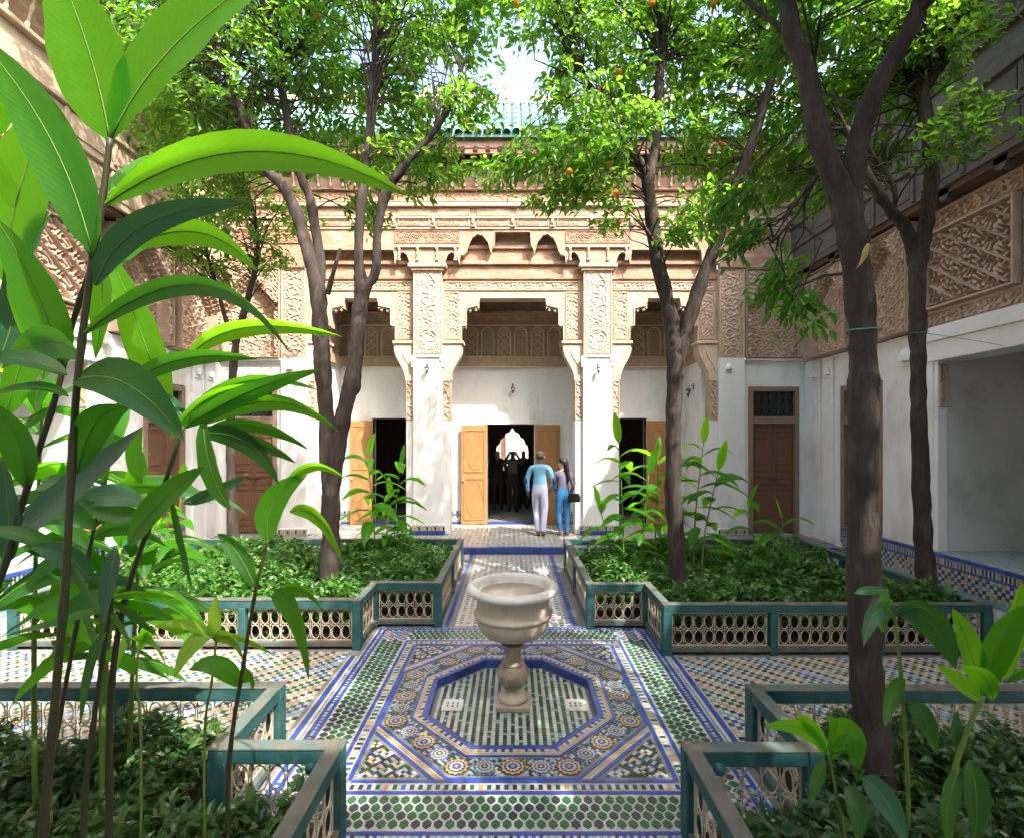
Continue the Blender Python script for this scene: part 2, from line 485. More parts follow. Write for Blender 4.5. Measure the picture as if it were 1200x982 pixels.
# corner triangles
c = .033
for sx in (-1, 1):
    for sy in (-1, 1):
        for i in range(45):
            for j in range(64):
                u, v = i*c + (c/2 if j % 2 else 0), j*c*.5
                if u < .965 and v < .965 and (u+v)/math.sqrt(2) > 1.075:
                    k = (i + (j//2)) % 4
                    small.append((sqr(sx*u, FY+sy*v, c*.5, 1), rnd.choice([O_, W_, K_]) if k == 0 else (W_ if (i+j) % 3 == 0 else rnd.choice([K_, G_, K_, B_]))))
        # the stripes along each diagonal
        a0 = .992; a1 = 1.0
        for (d0, d1, cc) in ((1.0,1.008,W_), (1.010,1.026,O_), (1.028,1.038,W_), (1.040,1.062,B_)):
            s2 = math.sqrt(2)
            x0 = d0*s2-.985; x1 = d1*s2-.985
            small.append(([(sx*.985, FY+sy*x0), (sx*x0, FY+sy*.985), (sx*x1, FY+sy*.985), (sx*.985, FY+sy*x1)], cc))
# square frame
def frame(r0, r1, c=None, lad=None, seg=.14):
    for (p, q) in (((-r0,-r0),(r0,-r0)), ((r0,-r0),(r0,r0)), ((r0,r0),(-r0,r0)), ((-r0,r0),(-r0,-r0))):
        p = (p[0], p[1]+FY); q = (q[0], q[1]+FY)
        if lad: ladder(p, q, -(r1-r0), 0, lad, seg)
        else: strip(p, q, -(r1-r0), 0, c, seg)
frame(.995, 1.022, B_)
frame(1.025, 1.034, W_)
frame(1.036, 1.078, lad=[K_, G_, O_, B_], seg=.026)
frame(1.080, 1.088, W_)
frame(1.090, 1.116, B_)
frame(1.395, 1.418, B_)
frame(1.420, 1.445, lad=[K_, B_, T_], seg=.02)
frame(1.447, 1.472, B_)
frame(1.474, 1.488, W_)
# band of green lozenges on white: white strip, then the lozenges proud of it
lo = []
def hexa(cx, cy, a, b, along):
    pts = [(-a,-b*.35),(0,-b),(a,-b*.35),(a,b*.35),(0,b),(-a,b*.35)]
    return [(cx+x, cy+y) if along else (cx+y, cy+x) for x, y in pts]
pitch = .0625
def band(r0, r1, side):
    rows = 4; q = (r1-r0)/rows
    n = int(2.2*r0/pitch)
    for j in range(rows):
        for i in range(-n//2, n//2+1):
            t = (i + (.5 if j % 2 else 0))*pitch
            if abs(t) > r0-.02: continue
            w = r0 + q*(j+.5)
            if side == 0: lo.append((hexa(t, FY-w, pitch*.40, q*.57, True), FY-w))
            if side == 1: lo.append((hexa(t, FY+w, pitch*.40, q*.57, True), FY+w))
            if side == 2: lo.append((hexa(-w, FY+t, pitch*.40, q*.57, False), FY+t))
            if side == 3: lo.append((hexa(w, FY+t, pitch*.40, q*.57, False), FY+t))
for s_ in range(4): band(1.135, 1.375, s_)
wb = []
for (x0, x1, y0, y1) in ((-1.12,1.12,FY-1.39,FY-1.12), (-1.12,1.12,FY+1.12,FY+1.39), (-1.39,-1.12,FY-1.12,FY+1.12), (1.12,1.39,FY-1.12,FY+1.12)):
    L = max(x1-x0, y1-y0); k = round(L/pitch/1.0)
    for i in range(k):
        if x1-x0 > y1-y0: wb.append((rect(x0+(x1-x0)*i/k, x0+(x1-x0)*(i+1)/k, y0, y1), W_))
        else: wb.append((rect(x0, x1, y0+(y1-y0)*i/k, y0+(y1-y0)*(i+1)/k), W_))
wo_ = finish(bpy.data.objects.new('white_tile_strip', tiles_mesh('white_tile_strip', wb, 0, .0035, .0006)), fl)
wo_["kind"] = "stuff"
lo.sort(key=lambda t: t[1])
for poly, y in lo[:240]:
    cx = sum(p[0] for p in poly)/6; cy = sum(p[1] for p in poly)/6
    me = tiles_mesh('green_tile', [([(a-cx, b-cy) for a, b in poly], G_ if rnd.random() < .8 else K_)], 0, .004, .001)
    inst('green_tile', me, fl, T(cx, cy, .0034))
far = finish(bpy.data.objects.new('green_tile_band', tiles_mesh('green_tile_band', [(p, G_ if rnd.random() < .8 else K_) for p, y in lo[240:]], .0034, .004, .001)), fl)
far["kind"] = "stuff"
# corner squares of the band
for sx in (-1, 1):
    for sy in (-1, 1):
        for i in range(9):
            for j in range(9):
                u, v = 1.137+i*.0296, 1.137+j*.0296
                small.append((sqr(sx*u, FY+sy*v, .0145, 1 if (i+j) % 2 else 0), B_ if (i+j) % 2 else rnd.choice([W_, W_, T_, O_])))
# rosettes: one piece of star mosaic each
def rosette(big):
    m = MB()
    r = .082 if big else .066
    def star(r0, r1, n, z, mi, ph=0):
        pts = []
        for k in range(n):
            a = 2*math.pi*(k+ph)/n; b = 2*math.pi*(k+.5+ph)/n
            pts += [(r0*math.cos(a), r0*math.sin(a), z), (r1*math.cos(b), r1*math.sin(b), z)]
        m.add([(0,0,z)]+pts, [(0, i+1, (i+1) % len(pts)+1) for i in range(len(pts))], mi)
    star(r, r*.98, 12, .0048, K_ if big else B_)
    star(r*.97, r*.80, 12, .0056, O_ if big else W_)
    star(r*.70, r*.70, 12, .0062, K_)
    star(r*.64, r*.48, 12, .0068, W_, .5)
    star(r*.40, r*.34, 8, .0074, B_ if big else K_)
    star(r*.20, r*.12, 8, .0080, O_ if big else W_)
    return m.mesh('rosette', TILES)
rb, rs = rosette(True), rosette(False)
for a, b, big in ros:
    inst('rosette', rb if big else rs, fl, T(a, FY+b, .0005))
# path to the gallery, and the same towards the camera
def path_tiles(x0, x1, y0, y1, c=.036):
    nx = int((x1-x0)/c)
    c = (x1-x0)/nx
    ny = int((y1-y0)/c)
    for i in range(nx):
        for j in range(ny):
            cx, cy = x0+(i+.5)*c, y0+(j+.5)*c
            if i % 2 == 0: col = W_
            else: col = rnd.choice([G_, G_, K_, O_, B_, T_]) if j % 2 == 0 else W_
            small.append((sqr(cx, cy, c*.49), col))
for sx in (-1, 1):
    a, b = ((.66, .70), (.70, .765))
    strip((sx*.72, FY+1.5), (sx*.72, 8.98), 0, .05*(-sx) if False else .05, B_) if sx < 0 else strip((.67, FY+1.5), (.67, 8.98), -.05, 0, B_)
path_tiles(-.655, .655, FY+1.5, 8.95, .04)
path_tiles(-.80, .80, .9, FY-1.52, .036)
strip((-.9, 1.0), (-.9, FY-1.5), -.06, 0, B_); strip((.9, 1.0), (.9, FY-1.5), 0, .06, B_)
# cross walks left and right: diagonal rows of coloured squares between white ones
def cross(x0, x1, y0, y1, sgn, c=.042):
    nx, ny = int((x1-x0)/c), int((y1-y0)/c)
    pal = [G_, G_, O_, K_, O_, G_, B_, T_, K_, O_]
    for i in range(nx):
        for j in range(ny):
            cx, cy = x0+(i+.5)*c, y0+(j+.5)*c
            d = (i + sgn*j)
            if (i+j) % 2: col = W_
            else: col = pal[(d//2 + (7 if rnd.random() < .12 else 0)) % 10]
            small.append((sqr(cx, cy, c*.49), col))
for sx in (-1, 1):
    x = 1.5
    for (w0, w1, cc) in ((0,.025,W_), (.027,.07,B_), (.072,.085,W_)):
        strip((sx*(x+(w0 if sx > 0 else w1)), FY-.8), (sx*(x+(w0 if sx > 0 else w1)), FY+.75), -(w1-w0), 0, cc)
    if sx > 0: cross(1.59, 6.0, FY-.85, FY+.74, 1)
    else: cross(-6.2, -1.59, FY-.85, FY+.84, -1)
# side paths along the two platforms
for sx in (-1, 1):
    c = .07
    x0, x1 = (4.72, 6.02) if sx > 0 else (-6.02, -5.12)
    for i in range(int((x1-x0)/c)):
        for j in range(int(4.6/c)):
            small.append((sqr(x0+(i+.5)*c, 4.85+(j+.5)*c, c*.5 if (i+j) % 2 else c*.49, 0), W_ if (i+j) % 2 else rnd.choice([T_, G_, W_, O_])))
sm = finish(bpy.data.objects.new('mosaic_pieces', tiles_mesh('mosaic_pieces', small, 0, .0045, .0016)), fl)
sm["kind"] = "stuff"

# sunken pool: riser of cobalt bars and a floor of green and white squares
pool = empty('pool_basin', (0, FY, -.07), kind='structure')
pf = MB()
pf.add([P(*q, -.07) for q in octagon(PO)], [tuple(range(8))])
pf.build('pool_bed', M['grout'], pool)
rz = MB()
for i in range(8):
    p, q = OC[i], OC[(i+1) % 8]
    L = math.dist(p, q); k = 6
    for j in range(k):
        a = (p[0]+(q[0]-p[0])*(j+.02)/k, p[1]+(q[1]-p[1])*(j+.02)/k); b = (p[0]+(q[0]-p[0])*(j+.98)/k, p[1]+(q[1]-p[1])*(j+.98)/k)
        ia, ib = (a[0]*.985, a[1]*.985), (b[0]*.985, b[1]*.985)
        rz.add([P(*ia,-.07), P(*ib,-.07), P(*ib,.004), P(*ia,.004), P(*b,.004), P(*a,.004)], [(0,1,2,3), (3,2,4,5)], 0)
rz.build('pool_riser', M['tB'], pool)
pt = []
c = .029
for i in range(-24, 25):
    for j in range(-24, 25):
        u, v = i*c, j*c
        if inside_oct(u, v, .635):
            col = W_ if i % 2 else rnd.choice([G_, G_, G_, G_, G_, T_, K_])
            pt.append((sqr(u, FY+v, c*.49), col))
po = finish(bpy.data.objects.new('pool_tiles', tiles_mesh('pool_tiles', pt, -.07, .0045, .0016)), pool)
po["kind"] = "stuff"
for k, (x, lab) in enumerate(((-.49, 'pale square drain slab left of the fountain foot'), (.51, 'pale square drain slab right of the fountain foot'))):
    dd = empty('drain_slab', (x, FY-.02, -.066), lab, 'drain')
    m = MB(); m.box(-.085, .085, -.085, .085, 0, .010)
    m.build('slab', M['marble_white'], dd, bevel=.006, wm=T(x, FY-.02, -.066))
    for i in range(3):
        for j in range(2):
            h = MB(); a = -.04+i*.04; b = -.02+j*.04
            h.box(a-.006, a+.006, b-.013, b+.013, .0098, .0112)
            h.build('drain_slot', M['cedar_dark'], dd, wm=T(x, FY-.02, -.066))

# ------------------------------------------------------------------ fountain
fz = -.066
ft = empty('fountain', (0, FY, fz), 'pale marble pedestal fountain bowl standing in the octagonal pool', 'fountain')
m = MB(); m.box(-.135, .135, FY-.135, FY+.135, fz, fz+.045)
m.build('plinth', M['stem_stone'], ft, bevel=.012)
m = MB(); m.lathe([(.115,.045),(.118,.06),(.112,.078),(.085,.092),(.062,.112),(.055,.128),(.062,.138)], 28, (0,FY,fz))
m.build('foot', M['marble'], ft, smooth=True)
m = MB(); m.lathe([(.055,.136),(.082,.16),(.112,.20),(.130,.245),(.132,.275),(.120,.30),(.098,.325),(.085,.335)], 48, (0,FY,fz), flute=.035, nf=12)
m.build('baluster', M['stem_stone'], ft, smooth=True)
m = MB(); m.lathe([(.088,.333),(.096,.342),(.088,.352),(.070,.37),(.062,.41),(.063,.45),(.072,.478),(.090,.495),(.090,.505)], 28, (0,FY,fz))
m.build('neck', M['stem_stone'], ft, smooth=True)
m = MB(); m.lathe([(.095,.503),(.100,.51),(.100,.535),(.092,.545)], 28, (0,FY,fz))
m.build('collar', M['cedar_dark'], ft, smooth=True)
bowl = [(.06,.545),(.15,.553),(.215,.58),(.262,.62),(.288,.665),(.300,.715),(.303,.735),(.316,.742),(.322,.755),(.316,.768),(.303,.775),
        (.297,.80),(.296,.85),(.302,.89),(.312,.915)]
m = MB(); m.lathe(bowl, 64, (0,FY,fz))
bo = m.build('bowl', M['marble'], ft, smooth=True)
rim = [(.312,.914),(.345,.920),(.368,.934),(.374,.952),(.370,.970),(.352,.984),(.330,.990),(.312,.985),(.298,.968),(.292,.945),(.285,.92),(.25,.86),(.12,.82),(.01,.815)]
m = MB(); m.lathe(rim, 64, (0,FY,fz))
m.build('rim', M['marble_white'], ft, smooth=True)

# ------------------------------------------------------------------ planting beds, fences
RH = .50
def motif_mesh():
    m = MB()
    H = .285; w = .042
    z0 = .0
    def ell(cz, rz, rx, r=.0042, n=16):
        pts = [(rx*math.sin(2*math.pi*i/n), 0, cz+rz*math.cos(2*math.pi*i/n)) for i in range(n+1)]
        m.tube(pts, r, 4, cap=False)
    ell(H*.76, H*.235, w); ell(H*.24, H*.235, w)
    for sx in (-1, 1):
        for cz in (H*.5,):
            pts = [(sx*.022+.015*math.sin(2*math.pi*i/8), 0, cz+.015*math.cos(2*math.pi*i/8)) for i in range(9)]
            m.tube(pts, .0035, 4, cap=False)
    m.tube([(w+.010,0,0),(w+.010,0,H*.5),(w+.010,0,H)], .0042, 4)
    return m.mesh('iron_scroll', M['iron'])
MOTIF = motif_mesh()
def motif_v():                              # slightly bent variants so the row is not a stamp
    me = MOTIF.copy()
    for v in me.vertices:
        v.co.x += .004*math.sin(v.co.z*17+rnd.random()); v.co.y += .003*math.sin(v.co.z*23)
    return me
MOTS = [MOTIF, motif_v(), motif_v()]

def fence(runs, label, cx, cy):
    root = empty('garden_fence', (cx, cy, 0), label, 'fence')
    posts = set()
    for (p, q, iron) in runs:
        p, q = Vector((*p, 0)), Vector((*q, 0))
        d = q-p; L = d.length; d /= L
        n = Vector((-d.y, d.x, 0))
        ang = math.atan2(d.y, d.x)
        wm = T(*p) @ Matrix.Rotation(ang, 4, 'Z')
        sag = lambda x: rnd.uniform(-.003, .003)
        m = MB(); m.box(-.045, L+.045, -.037, .037, RH-.085, RH-.012)
        m.build('top_rail', M['teal'], root, bevel=.006, wm=wm)
        m = MB(); m.box(-.047, L+.047, -.041, .041, RH-.012, RH+.002)
        m.build('rail_cap', M['railtop'], root, bevel=.005, wm=wm @ T(0, 0, rnd.uniform(0, .0035)))
        m = MB(); m.box(0, L, -.034, .034, .035, .085)
        m.build('bottom_rail', M['railtop'], root, bevel=.005, wm=wm)
        k = max(1, round(L/1.0)) if L > .9 else 1
        for i in range(k+1):
            x = L*i/k
            pos = (round((p+d*x).x, 2), round((p+d*x).y, 2))
            if pos in posts: continue
            posts.add(pos)
            hw = .047 if i in (0, k) else .036
            m = MB(); m.box(x-hw, x+hw, -.041, .041, .0, RH-.08)
            m.build('post', M['teal'], root, bevel=.006, wm=wm)
        if not iron: continue
        for i in range(k):
            a, b = L*i/k+.055, L*(i+1)/k-.055
            m = MB()
            for (x0, x1, z0_, z1_) in ((a, b, .088, .097), (a, b, .398, .408), (a, a+.009, .097, .398), (b-.009, b, .097, .398)):
                m.box(x0, x1, -.006, .006, z0_, z1_)
            pan = m.build('iron_panel', M['iron'], root, wm=wm)
            nm = max(1, round((b-a-.02)/.105)); st = (b-a-.02)/nm
            for j in range(nm):
                inst('iron_scroll', rnd.choice(MOTS), pan, wm @ T(a+.01+st*(j+.5), 0, .105))
    return root

BX = 4.62
# corner offsets follow the stepped outline of the beds
far_r = [((.86,5.48),(.86,7.9),1), ((.86,5.48),(1.50,5.48),1), ((1.50,4.80),(1.50,5.48),1), ((1.50,4.80),(4.62,4.80),1), ((4.62,4.80),(4.62,7.9),1), ((.86,7.9),(4.62,7.9),1)]
far_l = [((-.84,5.52),(-.84,7.9),1), ((-1.56,5.52),(-.84,5.52),1), ((-1.56,4.93),(-1.56,5.52),1), ((-5.0,4.93),(-1.56,4.93),1), ((-5.0,4.93),(-5.0,7.9),1), ((-5.0,7.9),(-.84,7.9),1)]
near_l = [((-.93,.95),(-.93,2.58),1), ((-1.54,2.58),(-.93,2.58),1), ((-1.54,2.58),(-1.54,3.20),1), ((-4.6,3.20),(-1.54,3.20),1)]
near_r = [((.93,.95),(.93,2.56),1), ((.93,2.56),(1.56,2.56),1), ((1.56,2.56),(1.56,3.17),1), ((1.56,3.17),(4.6,3.17),1)]
fence(far_r, 'teal wooden fence with iron scrolls round the bed behind and right of the fountain', 1.5, 4.8)
fence(far_l, 'teal wooden fence with iron scrolls round the bed behind and left of the fountain', -1.56, 4.93)
fence(near_l, 'dark teal fence round the foreground bed at the lower left', -1.54, 2.58)
fence(near_r, 'dark teal fence round the foreground bed at the lower right with big trunk', 1.56, 2.56)
for (x, y, lab) in ((-1.01, 2.50, 'small round teal knob on the lower left fence corner'), (1.03, 2.49, 'small round teal knob on the lower right fence corner')):
    m = MB(); m.lathe([(.012,0),(.012,.012),(.024,.018),(.030,.034),(.026,.052),(.012,.06)], 14, (0,0,0))
    k = m.build('fence_knob', M['teal'], None, smooth=True, wm=T(x, y-.005, RH-.045) @ Matrix.Rotation(R(90), 4, 'X'))
    tag(k, lab, 'knob')

beds = {'far_right': [(.90,5.53,4.58,7.86), (1.54,4.84,4.58,5.53)], 'far_left': [(-4.96,5.57,-.88,7.86), (-4.96,4.97,-1.60,5.57)],
        'near_left': [(-4.6,.2,-.97,2.54), (-4.6,2.54,-1.58,3.16)], 'near_right': [(.97,.2,4.6,2.52), (1.60,2.52,4.6,3.13)]}
b = MB()
for rs_ in beds.values():
    for (x0, y0, x1, y1) in rs_: b.box(x0, x1, y0, y1, -.1, .09)
tag(b.build('bed_soil', M['soil']), kind='structure')

def leaf_cloud(name, mats, C, D, Nn, Ls, Ws, parent=None, rng=None, fold=.25, smooth=False):
    """numpy leaves: centre base C, direction D, side hint Nn, lengths, widths -> one mesh"""
    D = D/np.linalg.norm(D, axis=1)[:, None]
    Sd = np.cross(D, Nn); Sd /= (np.linalg.norm(Sd, axis=1)[:, None]+1e-9)
    Up = np.cross(Sd, D)
    n = len(C); Ls = Ls[:, None]; Ws = Ws[:, None]
    V = np.empty((n, 8, 3))
    V[:,0] = C
    V[:,1] = C + D*Ls*.33
    V[:,2] = C + D*Ls*.68 - Up*Ls*.05
    V[:,3] = C + D*Ls - Up*Ls*.16
    for a, b_, t, w in ((4, 5, .28, .46), (6, 7, .62, .42)):
        V[:,a] = C + D*Ls*t + Sd*Ws*w + Up*(Ws*fold - Ls*.05*(t > .5))
        V[:,b_] = C + D*Ls*t - Sd*Ws*w + Up*(Ws*fold - Ls*.05*(t > .5))
    base = np.arange(n)[:, None]*8
    Fq = np.concatenate([base+np.array(q) for q in ([0,1,4],[4,1,2],[4,2,6],[6,2,3],[0,5,1],[5,2,1],[5,7,2],[7,3,2])], 0)
    return np_mesh(name, V.reshape(-1, 3), Fq, mats, None, smooth)

def bed_cover(name, rects, zt, dens, mat_, label, size, avoid=(), seed=0):
    rg = np.random.default_rng(seed)
    Cs, Ds, Ns, Ls = [], [], [], []
    for (x0, y0, x1, y1) in rects:
        n = int((x1-x0)*(y1-y0)*dens)
        x = rg.uniform(x0+.03, x1-.03, n); y = rg.uniform(y0+.03, y1-.03, n)
        hump = zt + .08*np.sin(x*3.1+1)*np.sin(y*2.7) + .08*np.sin(x*7.3+np.sin(y*4))*np.cos(y*6.1+.5) + .07*np.sin(x*19+np.cos(y*5))*np.sin(y*17+np.sin(x*6))
        edge = np.minimum.reduce([x-x0, x1-x, y-y0, y1-y]); hump = hump - .20*np.exp(-edge/.16)
        z = .09 + (hump-.09)*np.power(rg.uniform(0, 1, n), .38)
        Cs.append(np.stack([x, y, z], 1))
        a = rg.uniform(0, 2*np.pi, n)
        Ds.append(np.stack([np.cos(a), np.sin(a), rg.uniform(-.3, 1.3, n)], 1))
        Ns.append(np.stack([rg.normal(0, .35, n), rg.normal(0, .35, n), np.ones(n)], 1))
        Ls.append(rg.uniform(.5, 1.3, n)*size)
    C = np.concatenate(Cs); D = np.concatenate(Ds); Nn = np.concatenate(Ns); Lx = np.concatenate(Ls)
    o = finish(bpy.data.objects.new(name, leaf_cloud(name, mat_, C, D, Nn, Lx, Lx*.46)))
    return tag(o, label, 'ground cover', kind='stuff')
bed_cover('ground_cover', beds['far_right'], .50, 2900, M['hedge'], 'glossy green ground cover filling the far right bed', .082, seed=1)
bed_cover('ground_cover', beds['far_left'], .51, 2900, M['hedge'], 'glossy green ground cover filling the far left bed', .082, seed=2)
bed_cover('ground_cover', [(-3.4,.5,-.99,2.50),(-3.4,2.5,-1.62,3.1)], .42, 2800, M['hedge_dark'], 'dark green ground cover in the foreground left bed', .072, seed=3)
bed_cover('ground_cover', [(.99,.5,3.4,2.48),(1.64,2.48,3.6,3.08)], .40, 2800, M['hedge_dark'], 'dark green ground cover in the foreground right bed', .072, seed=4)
# ------------------------------------------------------------------ carved relief
def carved(name, W, H, fn, res, depth, mat_, parent, wm):
    nx, nz = max(4, int(W/res)), max(4, int(H/res))
    u = np.linspace(0, W, nx+1); v = np.linspace(0, H, nz+1)
    U, Vv = np.meshgrid(u, v)
    h = np.clip(fn(U, Vv, W, H), 0, 1.3)
    h[0, :] = h[-1, :] = 0; h[:, 0] = h[:, -1] = 0
    co = np.stack([U.ravel(), -depth*h.ravel(), Vv.ravel()], 1)
    i = np.arange(nx*nz); r = i//nx; c = i % nx; a = r*(nx+1)+c
    Fq = np.stack([a, a+1, a+nx+2, a+nx+1], 1)
    return finish(bpy.data.objects.new(name, np_mesh(name, co, Fq, mat_)), parent, wm)
def p_curl(u, v, p):
    k = 2*np.pi/p
    a = np.sin(k*(u + .32*p*np.sin(k*v*.5+.6))) * np.sin(k*(v + .32*p*np.sin(k*u*.5)))
    b = np.cos(k*1.9*(u*.6+v*.8) + 2*np.sin(k*.5*u))
    return np.clip(.5 + 1.5*a + .45*b, 0, 1)
def p_star(u, v, p):
    k = 2*np.pi/p; q = .7071
    a = np.cos(k*u)+np.cos(k*v)+np.cos(k*(u+v)*q)+np.cos(k*(u-v)*q)
    return np.clip(1.45-np.abs(a-.2)*1.3, 0, 1)
def edge(u, v, W, H): return np.minimum.reduce([u, W-u, v, H-v])
def bordered(pat, b=.045, g=.02):
    def f(u, v, W, H):
        e = edge(u, v, W, H)
        return np.where(e < b, 1.0, np.where(e < b+g, .15, pat(u, v, W, H)*.9))
    return f
f_star = bordered(lambda u, v, W, H: p_star(u, v, .17))
f_starS = bordered(lambda u, v, W, H: p_star(u, v, .155), .02, .012)
f_curl = bordered(lambda u, v, W, H: p_curl(u, v, .145), .025, .015)
f_plain = lambda u, v, W, H: p_curl(u, v, .10)*.8
def f_sebka(u, v, W, H):
    e = edge(u, v, W, H)
    t = ((v + .75*u)/.27) % 1.0
    rib = np.exp(-((t-.5)/.075)**2)
    t2 = ((v - .75*u)/.27) % 1.0
    rib2 = .85*np.exp(-((t2-.5)/.05)**2)*(np.sin(v*60) > -.4)
    cur = .62*np.clip(p_curl(u, v, .135)*1.4-.2, 0, 1)
    h = np.maximum(np.maximum(rib, rib2*.8), cur)
    return np.where(e < .04, 1.0, np.where(e < .062, .1, h))
def f_pillar(u, v, W, H):
    e = edge(u, v, W, H)
    c = W/2
    lob = np.abs(u-c) < (W*.30)*np.clip(1.25-np.abs((v-H*.66)/(H*.30))**3, 0, 1)
    ros_ = np.hypot(u-c, v-H*.2) < W*.34
    inner = p_star(u, v, .18)
    h = np.where(lob | ros_, .35+.6*inner, .55+.4*p_curl(u, v, .11))
    lobe_edge = np.abs(np.abs(u-c) - (W*.30)*np.clip(1.25-np.abs((v-H*.66)/(H*.30))**3, 0, 1)) < .016
    h = np.where(lobe_edge & (v > H*.36), 1.1, h)
    h = np.where(np.abs(np.hypot(u-c, v-H*.2)-W*.34) < .016, 1.1, h)
    return np.where(e < .03, 1.0, np.where(e < .045, .2, h))
def f_arch(u, v, W, H):
    e = edge(u, v, W, H)
    c = W/2; s = np.abs(u-c)/(W*.41)
    za = H*.52 + H*.34*(1-np.clip(s, 0, 1)**1.25)
    d = v-za                                       # above the arch line
    body = .06 + .10*p_star(u, v, .125)
    cells = (np.sin((u-c)*2*np.pi/.12)*np.sin((v)*2*np.pi/.12) > 0)
    step = np.floor(np.clip(d/.06, 0, 3))/3
    muq = .18 + .55*step + .30*cells
    sp = .88 + .14*p_curl(u, v, .15)
    h = np.where(d < 0, body, np.where(d < .20, muq, sp))
    h = np.where(s > 1, np.where(v < H*.52, .86+.14*p_curl(u, v, .15), h), h)
    return np.where(e < .03, 1.05, np.where(e < .045, .55, h))

# ------------------------------------------------------------------ back wing of the palace
YF = 10.2
SF = F/YF
def fx(px): return (px-CX)/SF
def fzz(py): return CH+(HY-py)/SF
m = MB(); m.box(-6.1, 6.1, 9.0, 11.56, -.3, GZ-.005)
gf = tag(m.build('gallery_floor', M['grout']), kind='structure')
gt = []
c = .05
for i in range(int(8.4/c)):
    for j in range(int(2.4/c)):
        x, y = -4.2+(i+.5)*c, 9.10+(j+.5)*c
        gt.append((sqr(x, y, c*.485), W_ if i % 2 else (rnd.choice([O_, G_, T_, K_, T_]) if j % 2 else W_)))
for i in range(60):
    gt.append((rect(-6.05+i*.2, -5.855+i*.2, 9.01, 9.09), B_))
o = finish(bpy.data.objects.new('gallery_tiles', tiles_mesh('gallery_tiles', gt, GZ-.005, .0045, .002)), gf); o["kind"] = "stuff"
m = MB()
for i in range(60): m.box(-6.05+i*.2, -5.855+i*.2, 8.985, 9.002, .005, GZ-.002)
m.build('step_riser', M['tB'], gf)

nw = empty('palace_wing', (0, YF, GZ), 'sunlit palace wing with carved stucco arcade and turquoise roof facing the fountain', 'palace wing')
PIL = (-1.775, 1.765)
for k, pxc in enumerate(PIL):
    m = MB(); m.box(pxc-.305, pxc+.305, YF, YF+.5, GZ+.22, 3.82)
    p_ = m.build('pillar', M['plaster'], nw, bevel=.015)
    m = MB(); m.box(pxc-.36, pxc+.36, YF-.02, YF+.52, GZ+.02, GZ+.22); m.build('pillar_base', M['plaster'], p_, bevel=.01)
    bt = MB()
    for i in range(17):
        x = pxc-.36+i*.0425
        bt.box(x+.003, x+.038, YF-.032, YF-.018, GZ+.10, GZ+.215 if i % 2 else GZ+.185, [K_, W_, O_, W_][i % 4])
    bt.box(pxc-.372, pxc+.372, YF-.036, YF-.012, GZ+.02, GZ+.09, B_)
    bt.build('base_tiles', TILES, p_)["kind"] = 'stuff'
    m = MB(); m.box(pxc-.295, pxc+.295, YF+.03, YF+.5, 3.82, 5.60); m.build('pillar_core', M['stucco_pale'], p_)
    carved('carved_panel', .60, 1.76, f_pillar, .011, .028, M['stucco_pale'], p_, T(pxc-.30, YF+.02, 3.83))
    m = MB()
    m.box(pxc-.34, pxc+.34, YF-.04, YF+.5, 5.60, 5.66); m.box(pxc-.40, pxc+.40, YF-.07, YF+.5, 5.66, 5.74)
    m.build('capital', M['cedar_pale'], p_, bevel=.012)
    m = MB()                                      # little stepped imposts either side under the carving
    for sx in (-1, 1):
        m.box(pxc+sx*.30-.05, pxc+sx*.30+.05, YF-.02, YF+.1, 3.72, 3.80); m.box(pxc+sx*.31-.03, pxc+sx*.31+.03, YF-.015, YF+.1, 3.60, 3.72)
    m.box(pxc-.33, pxc+.33, YF-.025, YF+.1, 3.80, 3.835)
    m.build('impost', M['plaster'], p_, bevel=.01)

